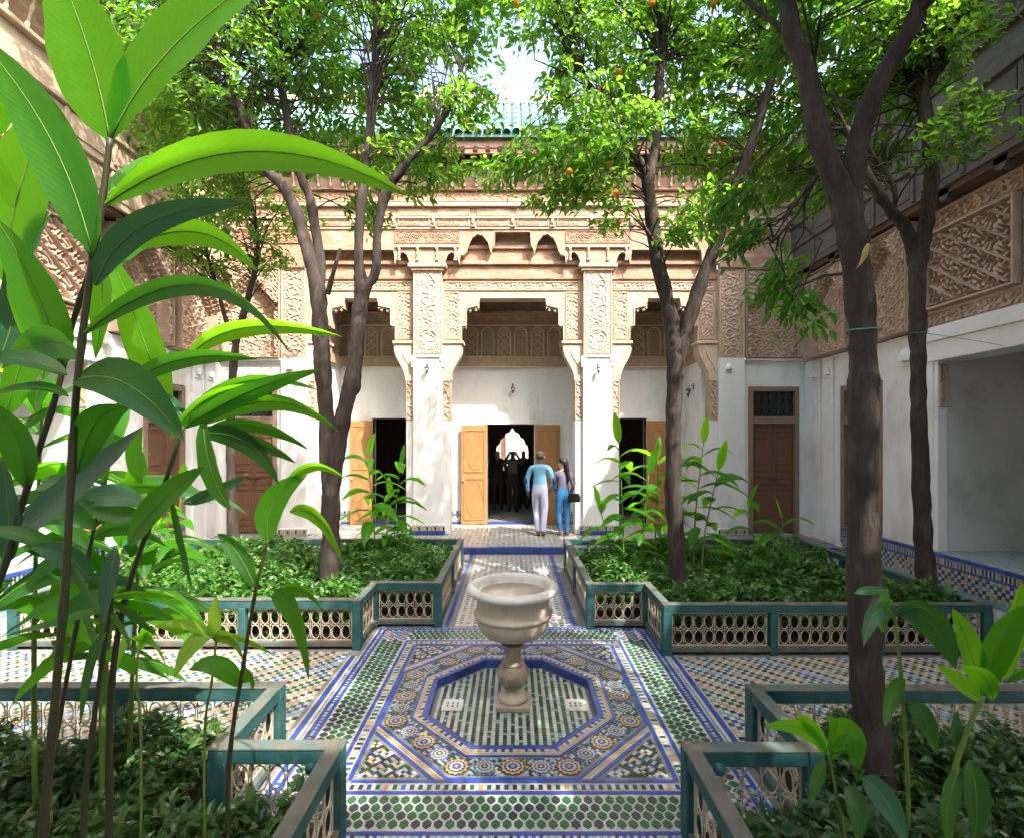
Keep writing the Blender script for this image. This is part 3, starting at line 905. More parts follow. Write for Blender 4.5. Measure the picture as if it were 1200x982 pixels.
def smooth_curve(p0, p1, n=8):
    """S-shaped corbel profile from p0 (bottom, narrow) to p1 (top, wide)"""
    return [(p0[0]+(p1[0]-p0[0])*(.5-.5*math.cos(math.pi*i/n))**1.1, p0[1]+(p1[1]-p0[1])*i/n) for i in range(n+1)]
def XZ(y0): return lambda a, b, d: (a, d, b)
def bay(xa, xb):
    c = (xa+xb)/2
    for sgn, x0 in ((1, xa), (-1, xb)):
        q = lambda dx: x0+sgn*dx
        m = MB(); m.box(min(q(-.01), q(.155)), max(q(-.01), q(.155)), YF+.07, YF+.45, GZ+.002, 2.50); m.build('arch_leg', M['plaster'], nw, bevel=.01)
        m = MB(); m.box(min(q(-.01), q(.15)), max(q(-.01), q(.15)), YF+.09, YF+.45, 2.50, 3.34)
        lg = m.build('carved_leg', M['stucco'], nw)
        carved('carved_strip', .165, .83, f_starS, .009, .02, M['stucco'], lg, T(min(q(0), q(.165)), YF+.085, 2.505))
        pts = [(q(-.01), 3.34)] + [(q(a), b) for a, b in smooth_curve((.165, 3.34), (.40, 4.02))] + [(q(.40), 4.10), (q(-.01), 4.10)]
        m = MB(); m.prism(pts, XZ(0), YF+.08, YF+.40)
        br = m.build('corbel', M['stucco_pale'], nw)
        m = MB(); m.tube([(q(a), YF+.075, b) for a, b in smooth_curve((.165, 3.34), (.40, 4.02))], .018, 5); m.tube([(q(a-.12), YF+.075, b) for a, b in smooth_curve((.165, 3.5), (.36, 3.96))], .012, 5)
        m.build('corbel_bead', M['stucco_pale'], br)
        m = MB(); m.box(min(q(-.01), q(.44)), max(q(-.01), q(.44)), YF+.05, YF+.42, 4.10, 4.16); m.build('corbel_shelf', M['stucco_pale'], br, bevel=.01)
    s = [(.38,4.16),(.38,4.46),(.43,4.50),(.48,4.46),(.48,4.80),(.56,4.85),(.66,4.90),(.76,4.85),(.76,5.05)]
    pts = [(xa-.01, 5.46), (xa-.01, 4.16)] + [(xa+a, b) for a, b in s] + [(xb-a, b) for a, b in reversed(s)] + [(xb+.01, 4.16), (xb+.01, 5.46)]
    m = MB(); m.prism(pts, XZ(0), YF+.14, YF+.36)
    inf = m.build('arch_screen', M['stucco'], nw)
    # carved borders and panels proud of the screen
    H = lambda x0, x1, z0, z1, f: carved('carved_strip', x1-x0, z1-z0, f, .0115, .022, M['stucco'], inf, T(x0, YF+.139, z0))
    H(xa+.04, xb-.04, 5.22, 5.42, f_curl)
    for sgn in (1, -1):
        a, b = (xa+.04, xa+.36) if sgn > 0 else (xb-.36, xb-.04)
        H(a, b, 4.20, 5.20, f_curl)
    m = MB()
    for sgn, x0 in ((1, xa), (-1, xb)):
        q = lambda dx: x0+sgn*dx
        m.tube([(q(.39), YF+.13, 4.2), (q(.39), YF+.13, 4.48), (q(.49), YF+.13, 4.50), (q(.49), YF+.13, 4.86), (q(.74), YF+.13, 4.92), (q(.77), YF+.13, 5.08)], .014, 4)
        for (dx, z) in ((.43, 4.47), (.57, 4.82), (.69, 4.84)):
            m.lathe([(.004,0),(.03,.03),(.02,.05),(.028,.07),(.004,.11)], 8, (q(dx), YF+.17, z-.05))
    m.tube([(xa+.77, YF+.13, 5.08), (xb-.77, YF+.13, 5.08)], .016, 4)
    m.build('step_moulding', M['stucco_pale'], inf)
    m = MB()
    m.box(xa-.01, xb+.01, YF+.10, YF+.45, 5.46, 5.56); m.box(xa-.01, xb+.01, YF+.13, YF+.45, 5.56, 5.76); m.box(xa-.01, xb+.01, YF+.07, YF+.45, 5.76, 5.84)
    m.box(xa-.01, xb+.01, YF+.15, YF+.45, 5.84, 6.10); m.box(xa-.01, xb+.01, YF+.10, YF+.45, 6.10, 6.17); m.box(xa-.01, xb+.01, YF+.17, YF+.45, 6.17, 6.5)
    m.build('inner_lintel', M['cedar'], nw, bevel=.01)
for pxc in PIL:
    m = MB(); m.box(pxc-.66, pxc+.66, YF-.075, YF+.02, 6.06, 6.12); m.build('shelf_moulding', M['cedar_pale'], nw, bevel=.01)
    for k in (-.58, -.2, .2, .58):
        m = MB(); m.lathe([(.035,5.80),(.035,5.83),(.018,5.86),(.03,5.92),(.018,5.98),(.035,6.03),(.035,6.06)], 8, (pxc+k, YF-.045, 0)); m.build('colonnette', M['cedar_pale'], nw)
bays = ((PIL[0]+.305, PIL[1]-.305), (PIL[1]+.305, 4.29), (-4.31, PIL[0]-.305))
for a, b in bays: bay(a, b)

def lobes(x0, x1, zb, zt, n=9):
    """scalloped arch cut into the underside of the beam"""
    out = []
    for i in range(n+1):
        t = i/n
        z = zb + (zt-zb)*math.sin(math.pi*min(1, t*1.0))**.6
        out.append((x0+(x1-x0)*t, z - (.018 if i % 2 else 0)))
    return out
prof = []
def under(xa, xb, centre):
    p = [(xa, 5.745), (xa+.04, 5.745)] + lobes(xa+.05, xa+.36, 5.75, 5.99)
    if centre:
        p += [(xa+.37, 5.90), (xa+.46, 5.93)] + lobes(xa+.50, xa+1.02, 5.98, 6.36) + [(xa+1.03, 6.05), (xa+1.08, 6.12), (xa+1.10, 6.40)]
    else:
        p += [(xa+.37, 5.93), (xa+.40, 6.03)]
    return p + [(xa+xb-a, b) for a, b in reversed(p)]
line = [(-6.1, 5.66)] + [(-4.32, 5.66)] + under(bays[2][0], bays[2][1], 0) + under(bays[0][0], bays[0][1], 1) + under(bays[1][0], bays[1][1], 0) + [(4.30, 5.66), (6.1, 5.66)]
pts = [(-6.1, 6.92)] + line + [(6.1, 6.92)]
m = MB(); m.prism(pts, XZ(0), YF-.03, YF+.09)
beam = m.build('cedar_beam', M['cedar'], nw)
for (z0, z1, pr, mt) in ((6.90, 6.98, .10, 'cedar_pale'), (6.66, 6.71, .065, 'cedar_pale'), (6.44, 6.485, .055, 'cedar_pale')):
    m = MB(); m.box(-6.1, 6.1, YF-pr, YF+.05, z0, z1); m.build('moulding', M[mt], beam, bevel=.012)
pg = MB(); pg.box(-.028, .028, -.05, .0, 0, .175); pg.box(-.05, .05, -.055, 0, .0, .03); pg.lathe([(.03,.05),(.042,.09),(.02,.13),(.012,.17)], 8, (0,-.045,0))
pgm = pg.mesh('colonnette', M['cedar_pale'])
for i in range(15):
    inst('colonnette', pgm, beam, T(-5.74+i*.82, YF-.032, 6.486))
for i in range(15):
    for (z0, z1) in ((6.50, 6.65), (6.725, 6.885)):
        m = MB(); x = -5.74+i*.82
        m.box(x+.07, x+.75, YF-.043, YF-.03, z0, z1)
        m.build('beam_panel', M['cedar'], beam, bevel=.006)
for xa, xb, ce in ((*bays[0], 1), (*bays[1], 0), (*bays[2], 0)):
    u_ = under(xa, xb, ce)
    m = MB(); m.tube([(a, YF-.035, b-.004) for a, b in u_], .014, 4); m.build('beam_edge', M['cedar_pale'], beam)

for i in range(15):
    x = -5.74+i*.82
    carved('carved_strip', .66, .15, f_curl, .012, .02, M['cedar'], beam, T(x+.08, YF-.042, 6.50))
for xa, xb in ((-6.0, -4.4), (-2.45, -1.10), (1.09, 2.44), (4.4, 6.0)):
    carved('carved_strip', xb-xa, .26, bordered(lambda u, v, W, H: p_curl(u, v, .085), .02, .012), .012, .02, M['cedar'], beam, T(xa, YF-.032, 6.15))
carved('carved_strip', 12.1, .20, bordered(lambda u, v, W, H: p_star(u, v, .14)*.8, .02, .01), .018, .018, M['cedar'], nw, T(-6.05, YF-.022, 7.01))
# frieze, eave brackets, fascia, roof
m = MB(); m.box(-6.1, 6.1, YF-.02, YF+.3, 6.98, 7.24); m.box(-6.1, 6.1, YF-.09, YF+.3, 7.24, 7.28); m.build('frieze', M['cedar'], nw, bevel=.01)
m = MB(); m.prism([(YF-.05, 7.28), (YF+.2, 7.28), (YF+.2, 7.75), (YF-.16, 7.66)], lambda a, b, d: (d, a, b), -6.1, 6.1); m.build('frieze_board', M['cedar'], nw)
sp = MB(); sp.lathe([(.012,0),(.030,.02),(.030,.05),(.016,.08),(.016,.18),(.028,.21),(.028,.25),(.012,.30),(.02,.34)], 8)
spm = sp.mesh('spindle', M['cedar_pale'])
for i in range(49):
    inst('spindle', spm, nw, T(-6.0+i*.25, YF-.10, 7.285) @ Matrix.Rotation(R(14), 4, 'X'))
bk = MB(); bk.prism([(0, 7.60), (-.08, 7.60), (-.14, 7.67), (-.20, 7.72), (-.28, 7.78), (-.33, 7.86), (-.33, 7.93), (0, 7.93)], lambda a, b, d: (d, YF+a-.06, b), -.04, .04)
bkm = bk.mesh('eave_bracket', M['eave_shade_red'])
for i in range(49): inst('eave_bracket', bkm, nw, T(-6.0+i*.25, -.05, 0))
m = MB(); m.box(-6.1, 6.1, YF-.172, YF+.1, 7.54, 7.93); m.build('eave_shade_board', M['eave_shade_red'], nw)  # dark board added behind the brackets in place of eave shade
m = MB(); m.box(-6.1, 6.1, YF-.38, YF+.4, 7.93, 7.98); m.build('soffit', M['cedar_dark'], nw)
m = MB(); m.box(-6.1, 6.1, YF-.41, YF-.36, 7.80, 7.90); m.box(-6.1, 6.1, YF-.43, YF-.34, 7.90, 8.12); m.build('fascia', M['cedar'], nw, bevel=.008)
ru, rv = Vector((0, YF-.52, 8.12)), Vector((0, YF+1.0, 9.75))
dr = (rv-ru); Lr = dr.length; dr.normalize(); nr = Vector((0, -dr.z, dr.y))
rm = MB()
steps = 6
for s_ in range(steps):
    a = ru + dr*(Lr*s_/steps - .04) + nr*(.030); b_ = ru + dr*(Lr*(s_+1)/steps) + nr*.012
    n = 6; vs = []
    for p_ in (a, b_):
        for i in range(n+1):
            an = math.pi*i/n
            q = p_ + Vector((math.cos(an)*.085, 0, 0)) + nr*(math.sin(an)*.085)
            vs.append(q)
    rm.add(vs, [(i, i+1, n+1+i+1, n+1+i) for i in range(n)])
roofm = rm.mesh('roof_tile', M['roof'])
for i in range(66):
    inst('roof_tile', roofm, nw, T(-6.2+i*.19, rnd.uniform(-.015, .015), rnd.uniform(-.006, .006)))
m = MB(); m.prism([(ru.y, ru.z-.005), (ru.y, ru.z-.06), (rv.y, rv.z-.06), (rv.y, rv.z-.005)], lambda a, b, d: (d, a, b), -6.3, 6.4)
m.prism([(rv.y, rv.z-.005), (rv.y, rv.z-.06), (rv.y+1.8, 8.1), (rv.y+1.8, 8.2)], lambda a, b, d: (d, a, b), -6.3, 6.4)
m.build('roof_bed', M['roof'], nw)
m = MB(); m.box(-6.3, 6.4, rv.y-.10, rv.y+.14, rv.z-.04, rv.z+.16); m.build('ridge', M['cedar_pale'], nw, bevel=.03)

# gallery inside: back wall with three doorways, lattice above, ceiling, end walls
YB = 11.56
SB = F/YB
def bxx(px): return (px-CX)/SB
doors = ((bxx(437), bxx(477), 2.60), (bxx(571), bxx(626), 2.46), (bxx(723), bxx(757), 2.60))
xs = [-4.05]
m = MB()
prev = -4.05
for a, b, z in doors:
    m.box(prev, a, YB, YB+.25, GZ-.05, 3.80); m.box(a, b, YB, YB+.25, z, 3.80); prev = b
m.box(prev, 4.05, YB, YB+.25, GZ-.05, 3.80)
m.build('gallery_wall', M['plaster'], nw)
for s_ in (-1, 1):
    m = MB(); m.box(min(s_*4.05, s_*4.3), max(s_*4.05, s_*4.3), YF+.35, YB+.2, GZ-.05, 3.80)
    m.build('gallery_end_wall', M['plaster'], nw)
m = MB(); m.box(-4.3, 4.3, YF+.4, YB+.3, 5.62, 5.7); m.build('gallery_ceiling', M['cedar_dark'], nw)
lat = MB(); lat.box(-4.3, 4.3, YB+.03, YB+.2, 3.80, 5.62)
for s_ in (-1, 1): lat.box(min(s_*4.08, s_*4.3), max(s_*4.08, s_*4.3), YF+.4, YB+.03, 3.80, 5.62)
ls = lat.build('lattice_screen', M['lattice_wood'], nw)
m = MB()
m.box(-4.08, 4.08, YB-.07, YB+.03, 3.80, 4.03); m.box(-4.08, 4.08, YB-.05, YB+.03, 4.78, 4.84); m.box(-4.08, 4.08, YB-.03, YB+.03, 4.84, 5.02); m.box(-4.08, 4.08, YB-.08, YB+.03, 5.02, 5.10)
for s_ in (-1, 1): m.box(min(s_*3.98, s_*4.08), max(s_*3.98, s_*4.08), YF+.45, YB-.07, 3.80, 4.03); m.box(min(s_*3.99, s_*4.08), max(s_*3.99, s_*4.08), YF+.45, YB-.08, 4.80, 5.08)
m.build('screen_rail', M['lattice_wood'], ls, bevel=.008)
m = MB(); m.box(-4.07, 4.07, YB-.085, YB-.02, 3.785, 3.803); m.box(-4.07, 4.07, YB-.078, YB-.02, 4.03, 4.045); m.box(-4.07, 4.07, YB-.058, YB, 4.765, 4.782); m.build('screen_bead', M['lattice_line'], ls)
def arch_pts(w, h, n=10):
    r = w/2
    return [(-r, 0), (-r, h-r)] + [(-r*math.cos(math.pi*i/n), h-r+r*1.1*math.sin(math.pi*i/n)) for i in range(1, n)] + [(r, h-r), (r, 0)]
def lat_arch(kind):
    m = MB()
    pts = arch_pts(.30, .66)
    m.tube([(a, 0, b) for a, b in pts], .016, 5, m=0)
    m.tube([(a, -.005, b+.01) for a, b in arch_pts(.24, .60)], .008, 4, m=0)
    if kind == 0:
        for cz in (.10, .26, .42, .55):
            r = .075
            m.tube([(r*math.cos(2*math.pi*i/14), 0, cz+r*math.sin(2*math.pi*i/14)) for i in range(15)], .009, 4, m=0)
            m.tube([(r*.45*math.cos(2*math.pi*i/8), 0, cz+r*.45*math.sin(2*math.pi*i/8)) for i in range(9)], .007, 4, m=0)
        for sx in (-1, 1):
            m.tube([(sx*.10*math.sin(z*18), 0, z) for z in [.03+i*.03 for i in range(19)]], .007, 4, m=0)
    else:
        for i in range(5):
            for j in range(11):
                x, z = -.09+i*.045, .05+j*.05
                if z > .52 and abs(x) > .06: continue
                m.tube([(x-.016,0,z),(x,0,z+.02),(x+.016,0,z),(x,0,z-.02),(x-.016,0,z)], .005, 4, m=0)
    return m.mesh('lattice_arch', M['lattice_line'])
la = (lat_arch(0), lat_arch(1))
for i in range(20):
    inst('lattice_arch', la[(i+1) % 2], ls, T(-3.73+i*.3925, YB+.012, 4.06))
for s_ in (-1, 1):
    for i in range(3): inst('lattice_arch', la[i % 2], ls, T(s_*4.066, YF+.62+i*.34, 4.06) @ Matrix.Rotation(R(90), 4, 'Z'))

# dado and threshold tiles along the gallery wall
m = MB()
prev = -4.05
spans = []
for a, b, z in doors:
    spans.append((prev, a)); prev = b
spans.append((prev, 4.05))
for a, b in spans:
    m.box(a, b, YB-.012, YB+.002, GZ, GZ+.05, B_); m.box(a, b, YB-.010, YB+.002, GZ+.05, GZ+.20, W_); m.box(a, b, YB-.012, YB+.002, GZ+.20, GZ+.225, B_)
    n = int((b-a)/.06)
    for i in range(n):
        x = a+i*(b-a)/n
        m.box(x+.006, x+.05, YB-.014, YB+.002, GZ+.24, GZ+.31, K_ if i % 2 else W_)
        for r_ in range(3): 
            if (i+r_) % 2: m.box(x+.008, x+.048, YB-.013, YB, GZ+.055+r_*.048, GZ+.095+r_*.048, [T_, O_, G_][r_])
m.build('dado_tiles', TILES, nw)["kind"] = 'stuff'
m = MB()
for a, b, z in doors: m.box(a, b, YB-.03, YB+.24, GZ-.01, GZ+.012)
m.build('threshold', M['tB'], nw)

# the open door leaves
def gold_leaf(x0, x1, z1, hinge, ang, label=None):
    w = x1-x0
    d = MB(); d.box(0, w, -.025, .025, .01, z1-GZ-.02)
    wm = T(x0 if hinge < 0 else x1, YB-.06, GZ) @ Matrix.Rotation(R(ang), 4, 'Z') @ (T(0,0,0) if hinge < 0 else T(-w, 0, 0))
    dl = d.build('door_leaf', M['door_gold'], nw, bevel=.006, wm=wm)
    h = z1-GZ
    for (za, zb) in ((.10, h*.46), (h*.52, h-.14)):
        f = MB()
        for (a0, a1, b0, b1) in ((.06, w-.06, za, za+.025), (.06, w-.06, zb-.025, zb), (.06, .085, za, zb), (w-.085, w-.06, za, zb)):
            f.box(a0, a1, -.038, -.024, b0, b1)
        f.build('door_panel', M['door_gold'], dl, bevel=.005, wm=wm)
        f = MB(); zc = (za+zb)/2; hh = (zb-za)/2-.06
        pts = [(w/2+(w/2-.11)*math.sin(2*math.pi*i/16)*(1+.12*math.cos(8*math.pi*i/16)), zc+hh*math.cos(2*math.pi*i/16)) for i in range(17)]
        f.tube([(a, -.027, b) for a, b in pts], .007, 4); f.build('door_ornament', M['door_frame'], dl, wm=wm)
    hd = MB(); hd.lathe([(.012,0),(.026,.012),(.022,.03),(.008,.036)], 10)
    hd.build('handle', M['iron'], dl, wm=wm @ T(.05 if hinge > 0 else w-.05, -.028, h*.44) @ Matrix.Rotation(R(90), 4, 'X'))
gold_leaf(bxx(541), bxx(571), 2.46, 1, 4)
gold_leaf(bxx(627), bxx(656), 2.46, -1, -4)
gold_leaf(bxx(412), bxx(437), 2.56, 1, 6)
gold_leaf(bxx(757), bxx(783), 2.56, -1, -5)
m = MB()
for a, b, z in doors:
    m.box(a-.05, a, YB-.03, YB+.2, GZ, z+.05); m.box(b, b+.05, YB-.03, YB+.2, GZ, z+.05); m.box(a-.06, b+.06, YB-.045, YB+.2, z, z+.09)
m.build('door_case', M['plaster'], nw, bevel=.006)

# the dim room behind, with an arch to the next court
m = MB()
m.box(-4.4, 4.4, YB+.25, 15.4, GZ-.1, GZ+.001); m.build('room_floor', M['grout'], nw)
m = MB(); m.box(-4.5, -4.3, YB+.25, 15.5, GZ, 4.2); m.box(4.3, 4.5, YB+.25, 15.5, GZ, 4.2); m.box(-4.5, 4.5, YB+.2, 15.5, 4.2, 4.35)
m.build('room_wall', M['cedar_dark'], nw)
S2 = F/15.4
ax = (-.02)
apts = [(ax, GZ), (-4.5, GZ), (-4.5, 4.3), (4.5, 4.3), (4.5, GZ), (ax+.001, GZ), (ax+.001, 1.15)]  # arch closed low down, added to block light around the visitors' legs
a = [(ax+.50, 1.15), (ax+.50, 1.72), (ax+.48, 1.88), (ax+.40, 1.95), (ax+.36, 2.10), (ax+.25, 2.16), (ax+.20, 2.28), (ax+.09, 2.32), (ax, 2.46)]
apts += a + [(2*ax-p[0], p[1]) for p in reversed(a[:-1])] + [(ax, 1.15)]
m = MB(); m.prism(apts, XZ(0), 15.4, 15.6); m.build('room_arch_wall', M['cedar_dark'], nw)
m = MB(); m.box(-8, 8, 15.4, 24, GZ-.12, GZ-.002); tag(m.build('far_court_floor', M['marble_white']), kind='structure')
fw = empty('courtyard_wall', (0, 21, GZ), 'bright white wall of the next court seen through the doorway arch', 'wall')
m = MB(); m.box(-6, 6, 21, 21.3, GZ, 5); m.build('wall', M['plaster'], fw)
m = MB(); m.box(-.30, -.02, 20.9, 21.0, GZ, 4.2); m.build('pilaster', M['stucco'], fw)
m = MB(); m.box(-.52, -.32, 20.95, 21.01, GZ, 4.2); m.build('dark_slot', M['cedar_dark'], fw)

# outer pilasters and the walls with carved blind arches and panelled doors
for s_ in (-1, 1):
    X = lambda a, b: (min(s_*a, s_*b), max(s_*a, s_*b))
    x0, x1 = X(4.29, 4.83)
    m = MB(); m.box(x0, x1, YF, YF+.4, GZ+.14, 3.80); pl = m.build('pilaster', M['plaster'], nw, bevel=.012)
    m = MB(); m.box(x0-.03, x1+.03, YF-.03, YF+.4, GZ, GZ+.14); m.build('pilaster_base', M['plaster'], pl, bevel=.01)
    bt = MB()
    for i in range(14): bt.box(x0-.03+i*.043+.004, x0-.03+i*.043+.038, YF-.042, YF-.028, GZ+.03, GZ+.135 if i % 2 else GZ+.11, [K_, W_, O_, W_][i % 4])
    bt.build('base_tiles', TILES, pl)["kind"] = 'stuff'
    m = MB(); m.box(x0, x1, YF+.02, YF+.4, 3.80, 5.66); m.build('pilaster_core', M['stucco'], pl)
    carved('carved_panel', x1-x0, 1.85, bordered(lambda u, v, W, H: np.where(np.abs(u-W/2) < .15, p_star(u, v, .15), .25+.6*p_curl(u, v, .12)), .03, .015), .011, .022, M['stucco'], pl, T(x0, YF+.014, 3.80))
    m = MB(); m.box(x0+.12, x0+.28, YF-.012, YF+.01, 3.50, 3.54); m.lathe([(.07,0),(.066,.06),(.04,.11),(.005,.13)], 12, ((x0+.20), YF+.002, 3.55)); m.build('niche_relief', M['plaster'], pl)
    x0, x1 = X(4.83, 6.17)
    da, db = X(fx(879), fx(938))
    m = MB()
    m.box(x0, da, YF+.08, YF+.4, GZ, 3.78); m.box(db, x1, YF+.08, YF+.4, GZ, 3.78); m.box(da, db, YF+.08, YF+.4, 3.22, 3.78)
    m.build('door_wall', M['plaster'], nw)
    m = MB(); m.box(x0, x1, YF+.205, YF+.4, 3.78, 5.66); m.build('stucco_wall', M['stucco'], nw)
    carved('carved_blind_arch', x1-x0-.02, 1.86, f_arch, .0105, .22, M['stucco'], nw, T(x0+.01, YF+.20, 3.79))
    m = MB(); m.box(x0, x1, YF+.0, YF+.2, 3.74, 3.79); m.build('string_course', M['plaster'], nw, bevel=.01)
    m = MB()
    for (a, b, z0, z1) in ((da, da+.09, GZ, 3.2), (db-.09, db, GZ, 3.2), (da+.09, db-.09, 3.10, 3.2), (da+.09, db-.09, 2.42, 2.58)):
        m.box(a, b, YF+.03, YF+.16, z0, z1)
    dfm = m.build('door_frame', M['door_frame'], nw, bevel=.012)
    m = MB(); m.box(da+.09, db-.09, YF+.12, YF+.14, 2.58, 3.10); m.build('transom_pane', M['glass'], dfm)
    for i in range(6):
        xx = da+.15+i*(db-da-.30)/5
        m = MB()
        m.tube([(xx+.035*math.sin(t*.8), YF+.105, 2.59+t*.05) for t in range(11)], .008, 4); m.tube([(xx-.035*math.sin(t*.8), YF+.10, 2.59+t*.05) for t in range(11)], .008, 4)
        m.build('grille_bar', M['dark_metal'], dfm)
    mid = (da+db)/2
    for (a, b) in ((da+.09, mid-.004), (mid+.004, db-.09)):
        m = MB(); m.box(a, b, YF+.10, YF+.14, GZ+.01, 2.42); lf = m.build('door_leaf', M['door_brown'], nw, bevel=.004)
        w = b-a
        for (z0, z1) in ((.05,.14),(.17,.26),(.32,.86),(.92,1.0),(1.04,1.12),(1.19,1.27),(1.31,1.39),(1.46,1.98),(2.02,2.10),(2.13,2.21)):
            m = MB(); m.box(a+.06, b-.05, YF+.082, YF+.102, GZ+z0, GZ+z1); m.build('door_panel', M['door_brown'], lf, bevel=.010)
    m = MB(); m.tube([(mid+.03+.03*math.sin(2*math.pi*i/10), YF+.075, 1.23+.03*math.cos(2*math.pi*i/10)) for i in range(11)], .006, 5); m.box(mid-.10, mid+.12, YF+.07, YF+.09, 1.27, 1.295)
    m.build('door_bolt', M['dark_metal'], nw)

# ------------------------------------------------------------------ side wings
def side_wing(s, label, wood, wood2):
    root = empty('palace_wing', (s*6.3, 6.0, PZ), label, 'palace wing')
    def bx(name, x0, x1, y0, y1, z0, z1, mt, parent=None, bevel=0):
        m = MB(); m.box(min(s*x0, s*x1), max(s*x0, s*x1), y0, y1, z0, z1)
        return m.build(name, M[mt], parent or root, bevel=bevel)
    def WMx(yfar, ynear, z, x=6.09):
        return T(x, yfar, z) @ Matrix.Rotation(R(-90), 4, 'Z') if s > 0 else T(-x, ynear, z) @ Matrix.Rotation(R(90), 4, 'Z')
    plat = bx('platform', 6.03, 10, -2.0, 9.0, -.2, PZ-.006, 'grout')
    # tiled riser and platform edge
    tm = MB()
    def tb(y0, y1, z0, z1, c, t=.008): tm.box(min(s*(6.03-t), s*6.031), max(s*(6.03-t), s*6.031), y0, y1, z0, z1, c)
    for i in range(108):
        y = 3.6+i*.05
        for r_ in range(5): tb(y+.004, y+.046, .075+r_*.05, .117+r_*.05, W_ if (i+r_) % 2 else rnd.choice([K_, O_, B_, G_, T_, K_]), .008)
        tb(y+.004, y+.024, .352, .445, W_, .009); tb(y+.027, y+.047, .352, .435, rnd.choice([K_, B_, K_, O_]), .009)
    for i in range(36):
        y = 3.6+i*.15
        tb(y, y+.148, .01, .07, T_, .009); tb(y, y+.148, .327, .346, B_, .010); tb(y, y+.148, .450, PZ, B_, .016)
    tm.build('riser_tiles', TILES, plat)["kind"] = 'stuff'
    tp = []
    for i in range(30):
        for j in range(54):
            x = 6.06+(i+.5)*.06; y = 3.6+(j+.5)*.1
            tp.append((rect(*sorted((s*(x-.029), s*(x+.029))), y-.049, y+.049), T_ if (i+j) % 2 else W_))
    o = finish(bpy.data.objects.new('platform_tiles', tiles_mesh('platform_tiles', tp, PZ-.006, .005, .002)), plat); o["kind"] = "stuff"
    # wall, door, pier, wide opening with recess
    bx('wall', 6.12, 6.5, 9.15, YF+.08, GZ, 3.70, 'plaster')
    bx('wall', 6.12, 6.5, 7.95, 8.12, PZ-.01, 3.70, 'plaster'); bx('wall', 6.12, 6.5, 8.12, 9.15, 3.10, 3.70, 'plaster')
    bx('pier', 6.06, 6.5, 7.08, 7.97, PZ-.01, 3.70, 'plaster', bevel=.015)
    for y in (9.32, 9.72):
        q = bx('wall_strip', 6.07, 6.13, y, y+.27, GZ, 3.66, 'plaster', bevel=.01)
        m = MB(); m.lathe([(.075,0),(.07,.07),(.045,.12),(.004,.15)], 12, (s*6.072, y+.135, 3.34)); m.box(min(s*6.05, s*6.08), max(s*6.05, s*6.08), y+.04, y+.23, 3.28, 3.32); m.build('niche_relief', M['plaster'], q)
    m = MB(); m.lathe([(.13,0),(.12,.10),(.08,.18),(.006,.22)], 14, (s*6.06, 7.52, 3.30)); m.box(min(s*6.03, s*6.07), max(s*6.03, s*6.07), 7.36, 7.68, 3.22, 3.27); m.build('niche_relief', M['plaster'], root)
    fr = bx('door_frame', 6.10, 6.2, 8.12, 8.22, PZ, 3.08, 'door_frame', bevel=.01)
    bx('door_frame', 6.10, 6.2, 9.05, 9.15, PZ-.3, 3.08, 'door_frame', bevel=.01); bx('door_frame', 6.10, 6.2, 8.22, 9.05, 2.98, 3.08, 'door_frame', bevel=.01); bx('door_frame', 6.10, 6.2, 8.22, 9.05, 2.38, 2.52, 'door_frame', bevel=.01)
    bx('transom_pane', 6.17, 6.19, 8.22, 9.05, 2.52, 2.98, 'glass')
    for i in range(6):
        m = MB(); y = 8.30+i*.135
        m.tube([(s*6.15, y+.03*math.sin(t*.8), 2.53+t*.045) for t in range(11)], .008, 4); m.build('grille_bar', M['dark_metal'], root)
    for (y0, y1) in ((8.22, 8.63), (8.64, 9.05)):
        lf = bx('door_leaf', 6.16, 6.2, y0, y1, PZ-.3, 2.38, 'door_brown')
        for (z0, z1) in ((.05,.14),(.2,.7),(.8,.9),(.95,1.05),(1.15,1.7),(1.76,1.84)):
            bx('door_panel', 6.14, 6.165, y0+.06, y1-.05, PZ+z0, PZ+z1, 'door_brown', lf, .01)
    bx('lintel', 6.03, 6.5, 2.2, 7.22, 3.22, 3.50, 'plaster', bevel=.012); bx('lintel_shelf', 5.99, 6.5, 2.15, 7.27, 3.50, 3.70, 'plaster', bevel=.012)
    bx('opening_jamb', 6.08, 6.22, 7.02, 7.09, PZ, 3.22, 'plaster', bevel=.008)
    carved('jamb_carving', .13, .62, f_starS, .009, .02, M['stucco'], root, T(s*6.15-.065, 7.015, 2.56))
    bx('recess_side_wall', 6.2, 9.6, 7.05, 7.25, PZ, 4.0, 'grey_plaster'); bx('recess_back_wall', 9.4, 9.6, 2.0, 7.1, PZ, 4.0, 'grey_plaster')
    bx('recess_ceiling', 6.5, 9.6, 2.0, 7.1, 3.45, 3.6, 'plaster'); bx('near_wall', 6.12, 9.6, -2.0, 2.2, PZ-.01, 3.70, 'plaster')
    # carved upper wall
    up = bx('stucco_wall', 6.165, 6.5, -2.0, YF+.1, 3.70, 5.42, 'stucco')
    def cv(yn, yf, z0, z1, f, res, dep, x=6.155): carved('carved_panel', yf-yn, z1-z0, f, res, dep, M['stucco'], up, WMx(yf, yn, z0, x))
    for (yn, yf) in ((5.93, 7.22), (4.45, 5.74)):
        cv(yn, yf, 3.98, 5.10, f_sebka, .0085, .11, 6.16)
        cv(yn-.06, yf+.06, 5.12, 5.38, f_curl, .010, .045)
        cv(yn-.06, yf+.06, 3.72, 3.95, f_curl, .010, .045)
        for y in (yn-.145, yf+.065): cv(y, y+.08, 3.72, 5.40, f_starS, .010, .04)
    for (yn, yf) in ((8.72, 9.98), (7.36, 8.56)):
        cv(yn, yf, 3.72, 5.38, f_arch, .0105, .26, 6.16)
